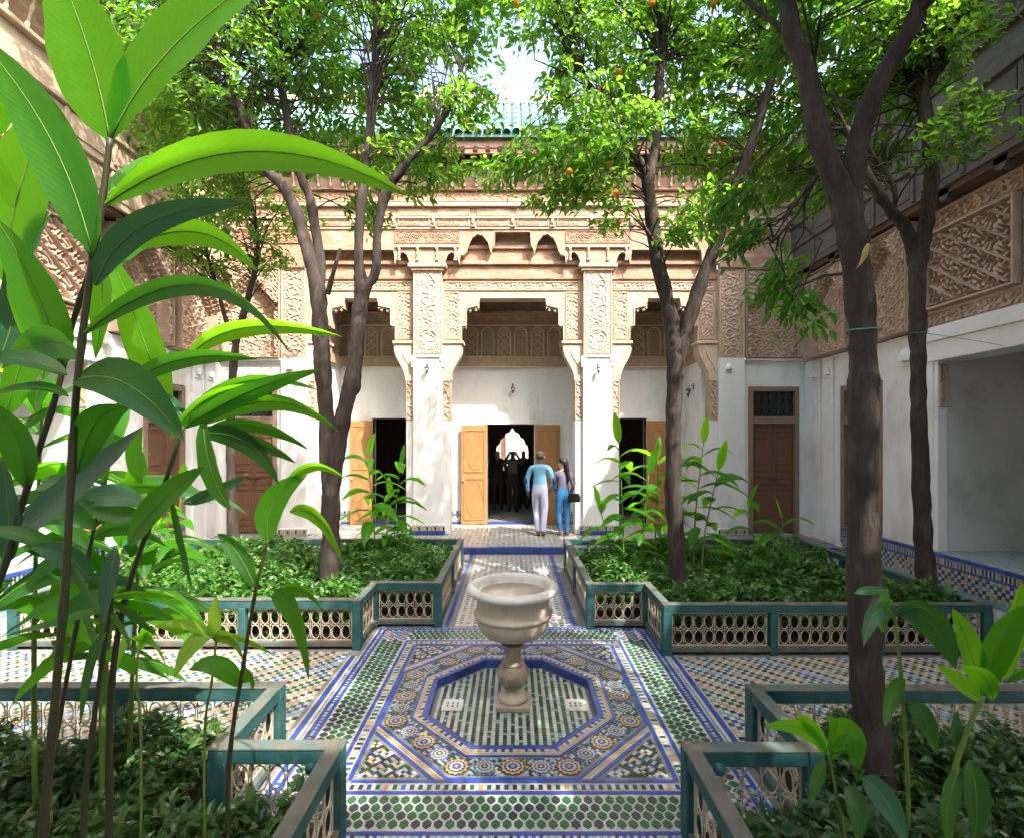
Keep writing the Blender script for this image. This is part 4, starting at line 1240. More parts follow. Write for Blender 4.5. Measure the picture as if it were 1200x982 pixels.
    cv(8.57, 8.71, 3.72, 5.38, f_starS, .010, .05)
    # cornice: dark shadow gap, two rows of cedar panels, plain band, spindles, eave
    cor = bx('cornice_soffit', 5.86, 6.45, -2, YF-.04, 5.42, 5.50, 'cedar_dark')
    c1 = bx('cornice_beam', 5.80, 6.4, -2, YF-.04, 5.50, 5.98, wood)
    bx('moulding', 5.755, 6.3, -2, YF-.05, 5.98, 6.04, wood2, c1, .012)
    c2 = bx('cornice_beam', 5.76, 6.4, -2, YF-.045, 6.04, 6.40, wood)
    bx('moulding', 5.70, 6.3, -2, YF-.05, 6.40, 6.47, wood2, c2, .012)
    bx('cornice_band', 5.74, 6.4, -2, YF-.04, 6.47, 6.86, wood)
    bx('moulding', 5.66, 6.3, -2, YF-.05, 6.86, 6.92, wood2, c2, .012)
    for i in range(9):
        y = 3.2+i*.78
        bx('cornice_panel', 5.785, 5.81, y+.06, y+.66, 5.60, 5.92, wood, c1, .01)
        bx('cornice_stud', 5.765, 5.81, y-.03, y+.03, 5.52, 5.97, wood2, c1, .012)
        bx('cornice_panel', 5.745, 5.77, y+.06, y+.66, 6.09, 6.36, wood, c2, .01)
        bx('cornice_stud', 5.73, 5.77, y-.03, y+.03, 6.05, 6.39, wood2, c2, .012)
        m = MB(); r = .085; yy = y+.36; m.prism([(yy-r, 5.50), (yy-r, 5.44), (yy-.05, 5.36), (yy, 5.33), (yy+.05, 5.36), (yy+r, 5.44), (yy+r, 5.50)], lambda a, b, d: (s*d, a, b), 5.86, 5.98); m.build('pendant', M[wood2], cor)
    bd = MB(); bd.prism([(5.78, 6.92), (6.1, 6.92), (6.1, 7.5), (5.66, 7.40)], lambda a, b, d: (s*a, d, b), -2, YF-.1); bd.build('eave_board', M['cedar' if s < 0 else 'cedar_shade'], root)
    for i in range(28):
        y = 3.3+i*.245
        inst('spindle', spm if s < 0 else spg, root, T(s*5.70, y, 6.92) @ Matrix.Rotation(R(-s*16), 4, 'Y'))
        m = MB() if i == 0 else None
        if i == 0:
            m.prism([(5.8, 7.30), (5.68, 7.30), (5.62, 7.38), (5.56, 7.46), (5.48, 7.56), (5.46, 7.64), (5.8, 7.64)], lambda a, b, d: (s*a, d, b), -.045, .045)
            bme = m.mesh('eave_bracket', M['cedar_dark'])
        inst('eave_bracket', bme, root, T(0, y, 0))
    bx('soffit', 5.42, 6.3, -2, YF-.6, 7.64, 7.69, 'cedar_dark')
    bx('fascia', 5.37, 5.44, -2, YF-.6, 7.60, 7.85, wood)
    rd = MB(); rd.prism([(5.28, 7.86), (5.28, 7.80), (7.0, 9.45), (7.0, 9.51)], lambda a, b, d: (s*a, d, b), -2, YF+.6); rd.build('roof_bed', M['roof'], root)
    tmx = MB(); u0, u1 = Vector((s*5.26, 0, 7.87)), Vector((s*6.97, 0, 9.50)); dd = (u1-u0).normalized(); nn = Vector((-s*dd.z*s*s, 0, abs(dd.x))) if s > 0 else Vector((dd.z, 0, abs(dd.x)))
    for st in range(5):
        a, b_ = u0.lerp(u1, st/5)+nn*.03, u0.lerp(u1, (st+1)/5)+nn*.012
        vs = []
        for p_ in (a, b_):
            for i in range(7):
                an = math.pi*i/6; vs.append(p_+Vector((0, math.cos(an)*.085, 0))+nn*(math.sin(an)*.085))
        tmx.add(vs, [(i, i+1, 8+i, 7+i) for i in range(6)])
    tme = tmx.mesh('roof_tile', M['roof'])
    for i in range(38): inst('roof_tile', tme, root, T(0, 2.6+i*.19, 0))
    return root
spg = sp.mesh('spindle', M['cedar_shade'])
side_wing(1, 'shaded right palace wing with shade-grey cedar cornice over carved stucco and a wide opening', 'cedar_shade', 'cedar_shade')
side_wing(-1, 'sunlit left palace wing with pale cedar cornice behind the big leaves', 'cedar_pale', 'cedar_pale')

# unseen wing added behind the camera, its eave placed to shade the foreground
rw = empty('palace_wing', (0, -3.4, 0), 'unseen palace wing added behind the viewer to shade the foreground', 'palace wing')
m = MB(); m.box(-6.1, 6.1, -3.7, -3.4, 0, 7.7); m.build('wall', M['plaster'], rw)
m = MB(); m.box(-6.1, 6.1, -3.4, -1.92, 7.75, 7.95); m.build('soffit', M['cedar_dark'], rw)
m = MB(); m.prism([(-1.8, 7.96), (-1.8, 8.05), (-3.5, 9.75), (-5.4, 8.0), (-5.4, 7.96)], lambda a, b, d: (d, a, b), -6.3, 6.3); m.build('roof', M['roof'], rw)
for k, x in enumerate((-1.775, 1.765)):
    m = MB(); m.box(x-.3, x+.3, -2.75, -2.2, 0, 7.75); m.build('pillar', M['plaster'], rw)
from mathutils import noise as mnoise
# ------------------------------------------------------------------ orange trees
def smooth_path(pts, rad, k=4):
    """Catmull-Rom through the joints, so limbs bend instead of kinking"""
    P_ = [Vector(p) for p in pts]; out, ro = [], []
    for i in range(len(P_)-1):
        p0, p1, p2, p3 = P_[max(i-1, 0)], P_[i], P_[i+1], P_[min(i+2, len(P_)-1)]
        for j in range(k):
            t = j/k
            q = .5*((2*p1)+(p2-p0)*t+(2*p0-5*p1+4*p2-p3)*t*t+(3*p1-p0-3*p2+p3)*t**3)
            out.append(q); ro.append(rad[i]+(rad[i+1]-rad[i])*t)
    out.append(P_[-1]); ro.append(rad[-1])
    return out, ro

orange_me = MB().lathe([(.004,-.036),(.02,-.031),(.033,-.015),(.037,0),(.033,.015),(.02,.031),(.004,.036)], 12).mesh('orange', M['orange'], True)

def bark_tube(m, pts, rad, n=16):
    b = len(m.v); m.tube(pts, rad, n)
    for i in range(b, b+len(pts)*n):
        c = pts[(i-b)//n]; v = Vector(m.v[i]); d = v-c
        k = 1+.20*mnoise.noise(v*5)+.12*mnoise.noise(v*14)+.30*max(0, mnoise.noise(v*3.1+Vector((9,3,1)))-.32)
        m.v[i] = tuple(c+d*k)

def tree(label, limbs, blobs, Yd, seed, leafmat, leaf=.098, hole=None, oranges=0, per=22, dens=60, extra_trunk=None, base_z=.09):
    """limbs: list of [(px, py, rpx[, depth offset])...]; the first is the trunk. blobs: (px, py, Y, r, squash)"""
    rg = random.Random(seed); ng = np.random.default_rng(seed)
    L3 = []
    for li in limbs:
        pts = [at(q[0], q[1], Yd+(q[3] if len(q) > 3 else 0)) for q in li]
        rad = [q[2]*Yd/F*.76 for q in li]
        L3.append((pts, rad))
    base = L3[0][0][0].copy()
    root = empty('orange_tree', (base.x, base.y, base_z), label, 'tree', 'orange trees in the courtyard beds')
    m = MB()
    joints = []
    for n_, (pts, rad) in enumerate(L3):
        if n_ == 0:                                         # flare down into the soil
            pts = [Vector((base.x, base.y, base_z-.05)), Vector((base.x, base.y, base_z+.06))] + pts[1:] if pts[0].z < base_z+.25 else [Vector((base.x, base.y, base_z-.05))]+pts
            rad = [rad[0]*1.75, rad[0]*1.3] + rad[1:] if len(pts) == len(rad)+1 else [rad[0]*1.3]+rad
        sp_, sr = smooth_path(pts, rad, 9)
        sr = [r_*(1+rg.uniform(-.05, .05)) for r_ in sr]
        bark_tube(m, sp_, sr)
        k0 = 0 if n_ else len(sp_)//2
        joints += [(p_, r_) for p_, r_ in zip(sp_[k0:], sr[k0:])]
    m.build('trunk', M['bark'], root, smooth=True)
    JP = np.array([tuple(j[0]) for j in joints])
    tw = MB()
    C, D = [], []
    for (bx_, by_, bY, br_, *sq_) in blobs:
        c0 = at(bx_, by_, bY) if abs(bx_) > 12 else Vector((bx_, by_, bY))
        q = sq_[0] if sq_ else .8
        n = int(dens*br_*br_)+6
        for _ in range(n):
            while True:
                v = Vector((rg.uniform(-1,1), rg.uniform(-1,1), rg.uniform(-1,1)))
                if .25 < v.length < 1: break
            p_ = c0 + Vector((v.x*br_, v.y*br_, v.z*br_*q))
            if p_.z < 2.0: continue
            if hole:
                hx, hy = CX+p_.x*F/p_.y, HY-(p_.z-CH)*F/p_.y
                if any(a < hx < b and c_ < hy < d_ for a, b, c_, d_ in hole): continue
            dj = ((JP-np.array(tuple(p_)))**2).sum(1)
            k = int(rg.choice(list(np.argsort(dj)[:28:3])))
            j = Vector(JP[k])
            if rg.random() < .45:
                mid = j.lerp(p_, .55) + Vector((rg.uniform(-.28,.28), rg.uniform(-.28,.28), rg.uniform(-.05,.25)))*min(1, (p_-j).length)
                tw.tube([j, j.lerp(mid, .5)+Vector((0,0,.03)), mid, p_], [min(.016, .006+.006*(p_-j).length), .009, .006, .003], 4, cap=False)
            out = (p_-j); out.z *= .4
            if out.length < .01: out = Vector((rg.uniform(-1,1), rg.uniform(-1,1), 0))
            out.normalize()
            for _l in range(rg.randint(per-7, per+7)):
                t = rg.uniform(-.55, 1)
                a = Vector((rg.gauss(0,1), rg.gauss(0,1), rg.gauss(0,.8)))
                C.append(tuple(p_ + out*t*.20 + a*.055 + Vector((0,0,-.03*t))))
                dd = out*.7 + Vector((rg.uniform(-1,1), rg.uniform(-1,1), rg.uniform(-1.25,.35)))
                D.append(tuple(dd))
    C = np.array(C); D = np.array(D); n = len(C)
    Nn = np.stack([ng.normal(0,.6,n), ng.normal(0,.6,n), np.ones(n)], 1)
    Ls = ng.uniform(.65, 1.3, n)*leaf
    tw.build('twigs', M['bark'], root)["kind"] = 'stuff'
    finish(bpy.data.objects.new('crown', leaf_cloud('crown', leafmat, C, D, Nn, Ls, Ls*.44)), root)
    for i in range(oranges):
        p_ = C[rg.randrange(n)]
        inst('orange', orange_me, root, T(p_[0], p_[1]-.05, p_[2]-.04))
    return root

HOLE = [(574, 645, 48, 138)]
tree('forked orange tree with two tall stems left of the fountain path',
     [[(386,705,15),(388,640,14),(388,590,14),(386,545,13),(381,470,12,.05),(376,400,12),(373,345,12),(362,300,10),(350,258,9),(332,218,9),(310,193,8),(275,110,6),(245,20,5),(215,-80,4)],
      [(374,350,9),(374,300,8,.1),(364,235,7,.1),(352,205,7,.1),(335,130,6,.2),(322,50,5,.2),(310,-80,4)],
      [(384,345,4),(392,315,3,-.1),(399,292,2.5,-.12)],
      [(388,610,9),(391,560,12,-.03),(402,490,12,-.1),(414,440,12,-.1),(420,380,11,-.1),(424,335,11,-.1),(420,300,7,-.1),(425,225,7,-.1),(434,150,7,-.1),(440,60,6),(447,-90,5)],
      [(423,375,6,-.1),(428,340,8,-.1),(440,318,7,-.1),(443,270,6,-.15),(452,228,7,-.2),(478,190,5,-.3),(512,150,4,-.3),(545,95,3,-.3)]],
     [(235,60,5.6,.95),(325,40,6.1,1.0),(420,30,6.3,1.0),(500,50,6.0,.80),(535,130,5.8,.45),(470,140,6.4,.5),(205,130,6.3,.7),(300,150,6.7,.6),(400,120,6.6,.55),
      (255,225,6.6,.55),(470,190,6.0,.42),(520,190,6.0,.34),(420,190,6.5,.4),(560,30,5.9,.4),(350,170,6.9,.5),(430,250,6.6,.28),(340,-110,6,1.5),(490,-90,5.5,1.1),(180,-60,6,1.2)],
     5.9, 11, M['leaf'], hole=HOLE, oranges=16, dens=92)
tree('slim far orange tree in front of the left carved wall',
     [[(277,660,7),(272,600,7),(270,520,6),(272,450,6),(277,400,5),(286,365,5),(293,340,4),(302,300,3),(297,250,3),(268,160,2.5),(232,70,2),(190,0,2)],[(276,405,4),(264,372,3),(255,340,3),(240,290,2)]],
     [(300,285,7.7,.5),(245,235,7.7,.5),(335,250,7.9,.45),(205,280,7.6,.4),(255,310,7.6,.35),(270,200,7.9,.5),(225,130,7.6,.6),(185,60,7.4,.65),(145,15,7.2,.5),(180,170,7.6,.45)], 7.6, 12, M['leaf'], leaf=.09, dens=90)
tree('orange tree with a wide V fork right of the fountain path',
     [[(797,708,12),(793,640,12),(789,580,12),(789,500,11),(791,430,12),(789,400,12),(783,360,11),(770,300,11),(763,250,10),(757,205,9),(742,182,8),(716,142,7),(690,100,6,-.1),(662,50,4,-.1),(640,-20,3,-.1)],
      [(762,245,6),(761,215,7),(768,170,7,.1),(772,100,6,.1),(776,40,6,.1),(762,-60,5,.1)],
      [(791,450,8),(797,412,10),(808,372,10),(828,315,10,-.05),(846,266,9,-.1),(866,210,8,-.1),(890,140,7,-.15),(912,60,5,-.2),(935,-60,3,-.2)],
      [(772,310,4),(766,285,3,-.1),(757,270,3,-.12)]],
     [(650,50,5.6,.62),(705,40,5.8,.85),(790,30,6.1,.95),(860,50,6.1,.85),(680,130,5.5,.5),(700,205,5.4,.38),(815,170,6.0,.5),(850,220,6.2,.42),(800,270,5.3,.26),
      (640,175,5.5,.36),(690,185,5.4,.46),(655,225,5.4,.26),(725,150,5.5,.42),(600,200,5.6,.22),(830,240,5.6,.3),(740,-110,5.8,1.5),(900,150,6.3,.5),(620,20,5.7,.45),(735,120,6.2,.45),(720,250,5.4,.22),(820,110,6.0,.55)],
     5.75, 13, M['leaf'], hole=HOLE, oranges=16, dens=92)
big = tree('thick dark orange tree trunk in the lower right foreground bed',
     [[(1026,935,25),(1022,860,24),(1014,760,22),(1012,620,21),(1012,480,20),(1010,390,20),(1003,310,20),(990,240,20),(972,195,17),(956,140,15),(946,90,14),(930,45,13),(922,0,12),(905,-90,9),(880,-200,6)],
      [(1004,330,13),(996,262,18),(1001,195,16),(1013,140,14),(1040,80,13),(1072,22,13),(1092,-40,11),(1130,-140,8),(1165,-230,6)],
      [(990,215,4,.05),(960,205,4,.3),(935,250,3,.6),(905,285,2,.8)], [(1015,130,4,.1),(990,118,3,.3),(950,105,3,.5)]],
     [(1000,-190,2.8,.75),(900,-170,3.1,.7),(1110,-210,3.0,.8),(2.9,.9,6.3,1.25),(3.2,-.5,6.3,1.0),(3.4,1.7,6.9,1.1),(2.1,.5,6.8,1.1),(3.6,.3,6.0,.9),(1000,-420,2.9,1.1),(880,-310,3.0,.95),(760,-350,3.2,.9),(640,-330,3.4,.8),(1180,-330,3.0,.9),(880,275,3.6,.10),(912,318,3.5,.08),(935,352,3.4,.05),(870,235,3.7,.12),(930,60,3.6,.2)],  # includes out-of-view crown blobs added to shade the fountain and beds
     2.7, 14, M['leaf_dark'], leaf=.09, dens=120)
tree('tall orange tree forking before the shaded right wing',
     [[(1088,712,13),(1083,650,12),(1079,560,11),(1076,450,10),(1075,370,11),(1074,305,11),(1061,268,8),(1042,245,7,-.1),(1018,208,6,-.2),(992,150,4,-.2)],
      [(1076,350,8),(1078,305,10),(1090,228,10),(1090,170,9),(1081,110,9),(1086,50,8),(1096,-30,6),(1112,-110,4)],
      [(1083,110,5),(1104,78,5,-.1),(1122,55,4,-.1),(1140,10,3,-.1)],[(1048,250,4),(1046,215,3),(1018,175,3,.2)]],
     [(985,50,5.4,.85),(1060,90,5.7,.55),(960,150,5.9,.65),(905,215,6.3,.42),(965,220,6.3,.36),(1112,165,4.9,.30),(1035,30,5.3,.75),(1085,50,5.3,.35),(1120,20,5.4,.35),
      (905,40,5.7,.6),(1000,-100,5.3,1.4),(1030,190,6.1,.35),(1125,130,4.9,.18)],
     5.4, 15, M['leaf'], oranges=8, dens=92)
# torn stub and split bark on the two front trunks
o_ = MB(); a = at(1012, 300, 2.64); o_.tube([at(1003,318,2.66), a, at(1018,286,2.61)], [.014,.018,.010], 8, wob=.25, rg=rnd)
o_.build('pruned_stub', M['cutwood'], big, smooth=True)
# green wire between the two right trunks
w = MB(); p0, p1 = at(1012, 388, 2.7), at(1076, 391, 5.4)
def hoop(c, r): w.tube([c+Vector((r*math.cos(2*math.pi*i/16), r*math.sin(2*math.pi*i/16), .004*math.sin(i))) for i in range(17)], .004, 4, cap=False)
hoop(p0, .080); hoop(p1, .084); w.tube([p1+Vector((.1,0,0)), p1+Vector((.7,.2,-.02)), Vector((6.0, 6.0, p1.z-.02))], .003, 4)
tag(w.build('tie_wire', M['wire']), 'thin green wire tied round the two right trunks', 'wire')

# ------------------------------------------------------------------ broad-leaved plants
def blade_mesh(pts, width, side0, roll=0.0, fold=.22, n=12, mats=None, wave=.02, rg=rnd):
    """leaf along a 3-point curve; side0 is the direction of its breadth at the base"""
    p0, p1, p2 = [Vector(p) for p in pts]
    m = MB(); rows = []
    L = (p1-p0).length+(p2-p1).length
    cols = (-1, -.55, 0, .55, 1)
    tw = rg.uniform(-.25, .25)
    for i in range(n+1):
        t = i/n
        c = p0*(1-t)**2+p1*2*t*(1-t)+p2*t*t
        d = (p1-p0)*2*(1-t)+(p2-p1)*2*t; d.normalize()
        s_ = side0-d*side0.dot(d)
        s_ = s_.normalized() if s_.length > 1e-5 else d.orthogonal().normalized()
        s_ = Matrix.Rotation(roll+tw*t, 3, d) @ s_
        nrm = d.cross(s_)
        w = width*.5*(math.sin(math.pi*min(1, t**.80))**.72 if 0 < t < 1 else 0.0)
        w = max(w, .0035 if t < .06 else .0006)
        for a in cols:
            und = wave*width*math.sin(t*23+a*2)*abs(a)
            rows.append(c + s_*(a*w) + nrm*(fold*abs(a)*w + und))
    fs = []
    k = len(cols)
    for i in range(n):
        for j in range(k-1): fs.append((i*k+j, i*k+j+1, (i+1)*k+j+1, (i+1)*k+j))
    m.add(rows, fs, 0)
    # raised midrib underneath
    rib = [rows[i*k+2]-0*side0 for i in range(n+1)]
    m.tube(rib, [max(.0006, width*.018*(1-i/n)+.0006) for i in range(n+1)], 4, 1)
    me = m.mesh('leaf', mats, True)
    uvl = me.uv_layers.new(name="UVMap")
    nb = (n+1)*k
    li = np.empty(len(me.loops), dtype=np.int32); me.loops.foreach_get("vertex_index", li)
    uu = np.zeros((len(li), 2), dtype=np.float32)
    ok = li < nb
    uu[ok, 0] = np.array(cols, dtype=np.float32)[li[ok] % k]; uu[ok, 1] = (li[ok]//k)/n
    uvl.data.foreach_set("uv", uu.ravel())
    return me

def px_leaf(root, b, c, t, wpx, d0, d1, mt, roll=0.0, fold=.2):
    P0, P2 = at(*b, d0), at(*t, d1)
    ln = math.dist(b, c)+math.dist(c, t)
    wpx = min(wpx, (.40 if ln > 150 else .31)*ln)
    P1 = at(*c, (d0+d1)/2)
    d = (P2-P0).normalized()
    side = d.cross(Vector((0, 1, 0)))
    if side.length < .05: side = Vector((1, 0, 0))
    dm = (d0+d1)/2
    me = blade_mesh((P0, P1, P2), .88*wpx/F*dm, side.normalized(), roll, fold, mats=[M[mt], M['rib'] if mt in ('bladeC', 'bladeE') else M['stem_green']])
    inst('leaf', me, root, None)

def px_stem(root, pts, r0, r1, d0, d1, mt='stem', ground=True):
    n = len(pts)
    P_ = [at(p[0], p[1], d0+(d1-d0)*i/(n-1)) for i, p in enumerate(pts)]
    if ground and P_[0].z > .1:
        a = P_[0]; P_ = [Vector((a.x*1.0, a.y, .08))] + P_
    rad = [r0+(r1-r0)*i/(len(P_)-1) for i in range(len(P_))]
    a, b = smooth_path(P_, rad, 6)
    b = [r_*(1.22 if i % 5 == 2 else 1) for i, r_ in enumerate(b)]
    m = MB(); m.tube(a, b, 8); m.build('stem', M[mt], root, smooth=True)
    return P_[0]

def plant(label, stems, leaves, group='broad leaved plants in the foreground'):
    (pts, r0, r1, d0, d1, mt) = stems[0]
    b = at(pts[0][0], pts[0][1], d0)
    root = empty('ginger_plant', (b.x, b.y, .08), label, 'plant', group)
    for s_ in stems: px_stem(root, *s_)
    for l in leaves: px_leaf(root, *l)
    return root
A_, Bk, Cc, Dd, Ee = 'bladeA', 'bladeB', 'bladeC', 'bladeD', 'bladeE'
plant('tall plant with the tallest stem and bright upright top leaves at the left',
  [([(50,1010),(62,850),(76,690),(88,480),(104,335),(118,250),(129,163)], .011, .007, 1.38, 1.30, 'stem')],
  [((129,166),(112,60),(62,-50),92,1.30,1.22,A_,.15), ((131,162),(185,40),(335,-45),92,1.30,1.18,A_,-.2), ((124,240),(290,120),(480,231),50,1.30,1.05,A_,.35,.3),
   ((108,297),(75,150),(-30,40),66,1.31,1.25,Dd,.3), ((107,300),(105,190),(48,135),52,1.31,1.36,Dd,-.2), ((122,232),(150,205),(180,180),30,1.31,1.5,A_,.2),
   ((112,335),(140,240),(292,238),36,1.31,1.2,Cc,.5), ((150,292),(240,240),(302,319),34,1.33,1.25,A_,.5), ((110,332),(180,255),(262,232),26,1.33,1.5,Dd,.2),
   ((98,392),(250,265),(340,413),28,1.33,1.05,Bk,.7,.4), ((86,447),(150,420),(216,517),60,1.34,1.2,Bk,-.5,.3), ((112,300),(128,330),(112,420),40,1.36,1.45,A_,.2),
   ((95,420),(60,375),(3,432),66,1.38,1.5,Dd,-.3), ((90,555),(108,470),(152,478),62,1.40,1.3,Bk,.6), ((80,465),(40,440),(-30,472),26,1.38,1.3,Bk,.9),
   ((78,440),(30,410),(-30,425),30,1.38,1.3,Bk,.8)])
plant('leaning plant with blue green lower leaves at the left edge',
  [([(-25,800),(8,655),(40,545),(68,455),(85,380),(108,310)], .010, .007, 1.55, 1.48, 'stem')],
  [((70,432),(62,360),(-5,255),58,1.5,1.4,Dd,.25), ((30,572),(30,500),(-20,470),52,1.52,1.42,Bk,.3), ((18,622),(80,585),(168,500),50,1.53,1.4,Cc,-.35), ((8,660),(15,600),(2,535),52,1.55,1.5,Cc,.1),
   ((5,330),(10,230),(62,120),90,1.75,1.65,A_,.2), ((-5,160),(10,100),(-25,40),80,1.6,1.5,A_,.2), ((60,430),(20,330),(28,300),70,1.8,1.7,A_,.1), ((0,420),(30,350),(10,310),60,1.85,1.8,Cc,.3),
   ((70,648),(30,618),(-30,622),22,1.5,1.4,Bk,.8), ((108,680),(78,640),(35,642),34,1.5,1.42,Cc,.5), ((60,652),(95,660),(113,718),44,1.5,1.4,Bk,.4), ((60,250),(35,275),(25,330),40,1.7,1.75,Cc,.3)])
plant('plant with narrow dark leaves fanning out at mid height on the left',
  [([(128,950),(131,800),(150,690),(185,590),(215,500)], .012, .006, 1.75, 1.62, 'stem')],
  [((196,485),(172,400),(128,295),46,1.72,1.62,A_,.2), ((220,420),(270,360),(402,395),24,1.66,1.45,A_,.5,.35), ((150,452),(205,405),(302,421),24,1.66,1.5,Bk,.5), ((215,502),(290,450),(377,433),26,1.64,1.4,Bk,.5),
   ((215,492),(280,420),(372,457),17,1.64,1.45,Dd,.5), ((240,497),(325,440),(396,505),25,1.64,1.4,Dd,.5), ((248,500),(310,488),(362,527),20,1.64,1.5,Bk,.5), ((246,503),(310,515),(346,542),20,1.64,1.45,Bk,.5),
   ((238,490),(240,560),(271,597),30,1.62,1.5,Dd,.15), ((232,508),(300,500),(327,568),30,1.62,1.5,Bk,.3), ((225,500),(200,470),(190,460),26,1.64,1.7,Cc,.3), ((150,640),(175,590),(241,547),50,1.66,1.5,Dd,-.3),
   ((166,566),(150,530),(167,500),38,1.72,1.65,Dd,.1), ((168,592),(120,565),(83,602),32,1.70,1.6,Cc,.5), ((165,600),(130,610),(90,585),26,1.70,1.6,Bk,.6), ((200,580),(215,640),(225,690),20,1.66,1.6,Bk,.5),
   ((136,640),(128,680),(121,730),56,1.6,1.55,Cc,.2), ((215,590),(250,580),(290,555),18,1.8,1.8,Cc,.4), ((200,515),(240,440),(330,455),14,1.64,1.5,A_,.5)])
plant('young plant with a single upright dark leaf before the left fence',
  [([(268,905),(285,780),(300,690),(314,632)], .010, .005, 1.95, 1.9, 'stem')],
  [((314,636),(305,580),(360,556),34,1.9,1.85,Dd,.2), ((318,700),(352,690),(362,795),36,1.88,1.75,Dd,.3), ((340,600),(378,585),(402,662),22,1.88,1.75,A_,.4), ((332,575),(362,525),(406,562),14,1.88,1.75,A_,.4),
   ((300,690),(280,640),(255,625),22,1.92,1.95,Bk,.3), ((330,690),(360,680),(378,715),16,1.92,1.8,Dd,.4)])
plant('short yellow green plants behind the lower left fence rail',
  [([(165,860),(160,800),(163,750)], .006, .004, 2.1, 2.1, 'stem_green'), ([(240,860),(248,800),(254,745)], .006, .004, 2.15, 2.1, 'stem_green'), ([(268,905),(275,850),(283,800)], .005, .003, 2.1, 2.05, 'stem_green')],
  [((254,750),(250,720),(254,698),22,2.1,2.05,Ee,.2), ((252,745),(225,740),(204,795),24,2.1,2.0,Ee,.4), ((250,750),(280,730),(290,790),24,2.1,2.0,Ee,.4), ((163,752),(150,730),(135,790),20,2.1,2.0,Ee,.4),
   ((163,750),(185,735),(197,790),20,2.1,2.0,Ee,.4), ((165,760),(180,720),(178,742),18,2.1,2.0,A_,.4), ((283,805),(255,765),(222,785),26,2.05,1.95,Dd,.7), ((283,800),(300,770),(296,810),24,2.05,1.95,Dd,.4), ((160,790),(140,760),(112,768),18,2.1,2.0,Dd,.4),
   ((258,742),(290,745),(322,768),13,2.1,2.0,Ee,.4), ((250,748),(225,720),(180,735),14,2.1,2.0,Ee,.4)])
plant('plant with many dark leaves crossing the stems low on the left',
  [([(40,1000),(70,840),(92,720),(110,620),(125,560)], .009, .005, 1.85, 1.8, 'stem')],
  [((112,620),(80,590),(40,620),26,1.8,1.75,Bk,.5), ((110,630),(150,600),(195,640),24,1.8,1.75,Bk,.5), ((118,590),(150,560),(205,575),22,1.8,1.75,Dd,.4), ((104,650),(70,640),(30,690),24,1.82,1.75,Bk,.4),
   ((100,680),(140,665),(180,700),22,1.82,1.7,Cc,.5), ((96,700),(60,700),(20,735),20,1.82,1.75,Dd,.5), ((124,565),(110,520),(140,470),26,1.8,1.85,Dd,.2), ((120,580),(70,555),(40,575),24,1.8,1.85,Cc,.4), ((94,715),(115,735),(120,790),18,1.82,1.75,Bk,.4)])
plant('plant with dark hanging leaves low at the left edge',
  [([(98,960),(108,860),(122,760),(132,700)], .010, .006, 1.7, 1.68, 'stem')],
  [((125,740),(105,760),(94,850),18,1.68,1.6,Bk,.3), ((130,705),(95,690),(70,735),28,1.68,1.6,Bk,.4), ((132,700),(170,690),(205,700),18,1.68,1.6,Dd,.7), ((128,720),(150,730),(160,780),16,1.68,1.6,Dd,.4),
   ((130,710),(100,720),(5,745),14,1.68,1.5,Dd,.7), ((132,705),(155,715),(185,745),20,1.68,1.6,Bk,.5)])
# lower right
plant('plant with broad bright leaves at the right edge of the lower right bed',
  [([(1112,985),(1118,910),(1130,865),(1152,815)], .012, .008, 2.0, 1.95, 'stem_green')],
  [((1150,815),(1140,760),(1116,712),46,1.95,1.9,A_,.15), ((1158,806),(1165,740),(1205,708),60,1.95,1.85,Dd,-.3), ((1172,800),(1185,740),(1198,682),62,2.0,1.9,A_,.1), ((1150,820),(1125,800),(1098,778),34,1.95,1.85,A_,.3),
   ((1164,820),(1158,780),(1122,782),34,1.95,1.8,A_,-.4), ((1122,880),(1115,850),(1122,832),26,2.0,1.95,Cc,.2), ((1135,890),(1150,930),(1142,985),34,1.98,1.9,Bk,.2), ((1125,900),(1105,940),(1110,985),24,1.98,1.9,Bk,.3), ((1180,800),(1210,770),(1240,790),50,1.9,1.8,Dd,.3)])
plant('plant with a yellow stem and drooping leaves right of the big trunk',
  [([(1064,925),(1060,850),(1054,770),(1048,722),(1038,690)], .009, .005, 2.15, 2.1, 'stem_green')],
  [((1048,720),(1018,700),(1012,758),24,2.1,2.0,Cc,.3), ((1050,720),(1095,705),(1120,784),40,2.1,1.95,Bk,.4), ((1060,795),(1040,810),(1037,852),28,2.12,2.0,Bk,.3), ((1064,822),(1085,830),(1098,885),30,2.12,2.0,Bk,.3),
   ((1040,692),(1015,690),(1000,695),12,2.1,2.0,Cc,.5), ((1048,722),(1075,700),(1095,722),18,2.1,2.0,Cc,.5), ((1040,690),(1030,720),(1035,742),20,2.1,2.05,Dd,.3)])
plant('low plant with curling bright leaves beside the lower right fence corner',
  [([(990,985),(980,930),(972,885)], .008, .005, 2.05, 2.0, 'stem_green')],
  [((970,884),(945,840),(894,852),20,2.0,1.9,A_,.4), ((972,880),(998,830),(1006,902),40,2.0,1.9,A_,-.3), ((968,884),(955,850),(932,836),24,2.0,1.95,A_,.2), ((966,890),(955,910),(952,940),18,2.0,1.95,Bk,.2),
   ((975,890),(985,850),(968,838),26,2.0,1.98,Dd,.2), ((1010,912),(1040,925),(1062,990),38,2.0,1.85,Cc,.3), ((990,920),(1010,940),(1005,990),30,2.0,1.9,Bk,.2), ((972,885),(1000,860),(1018,872),30,2.0,1.9,Dd,.3)])

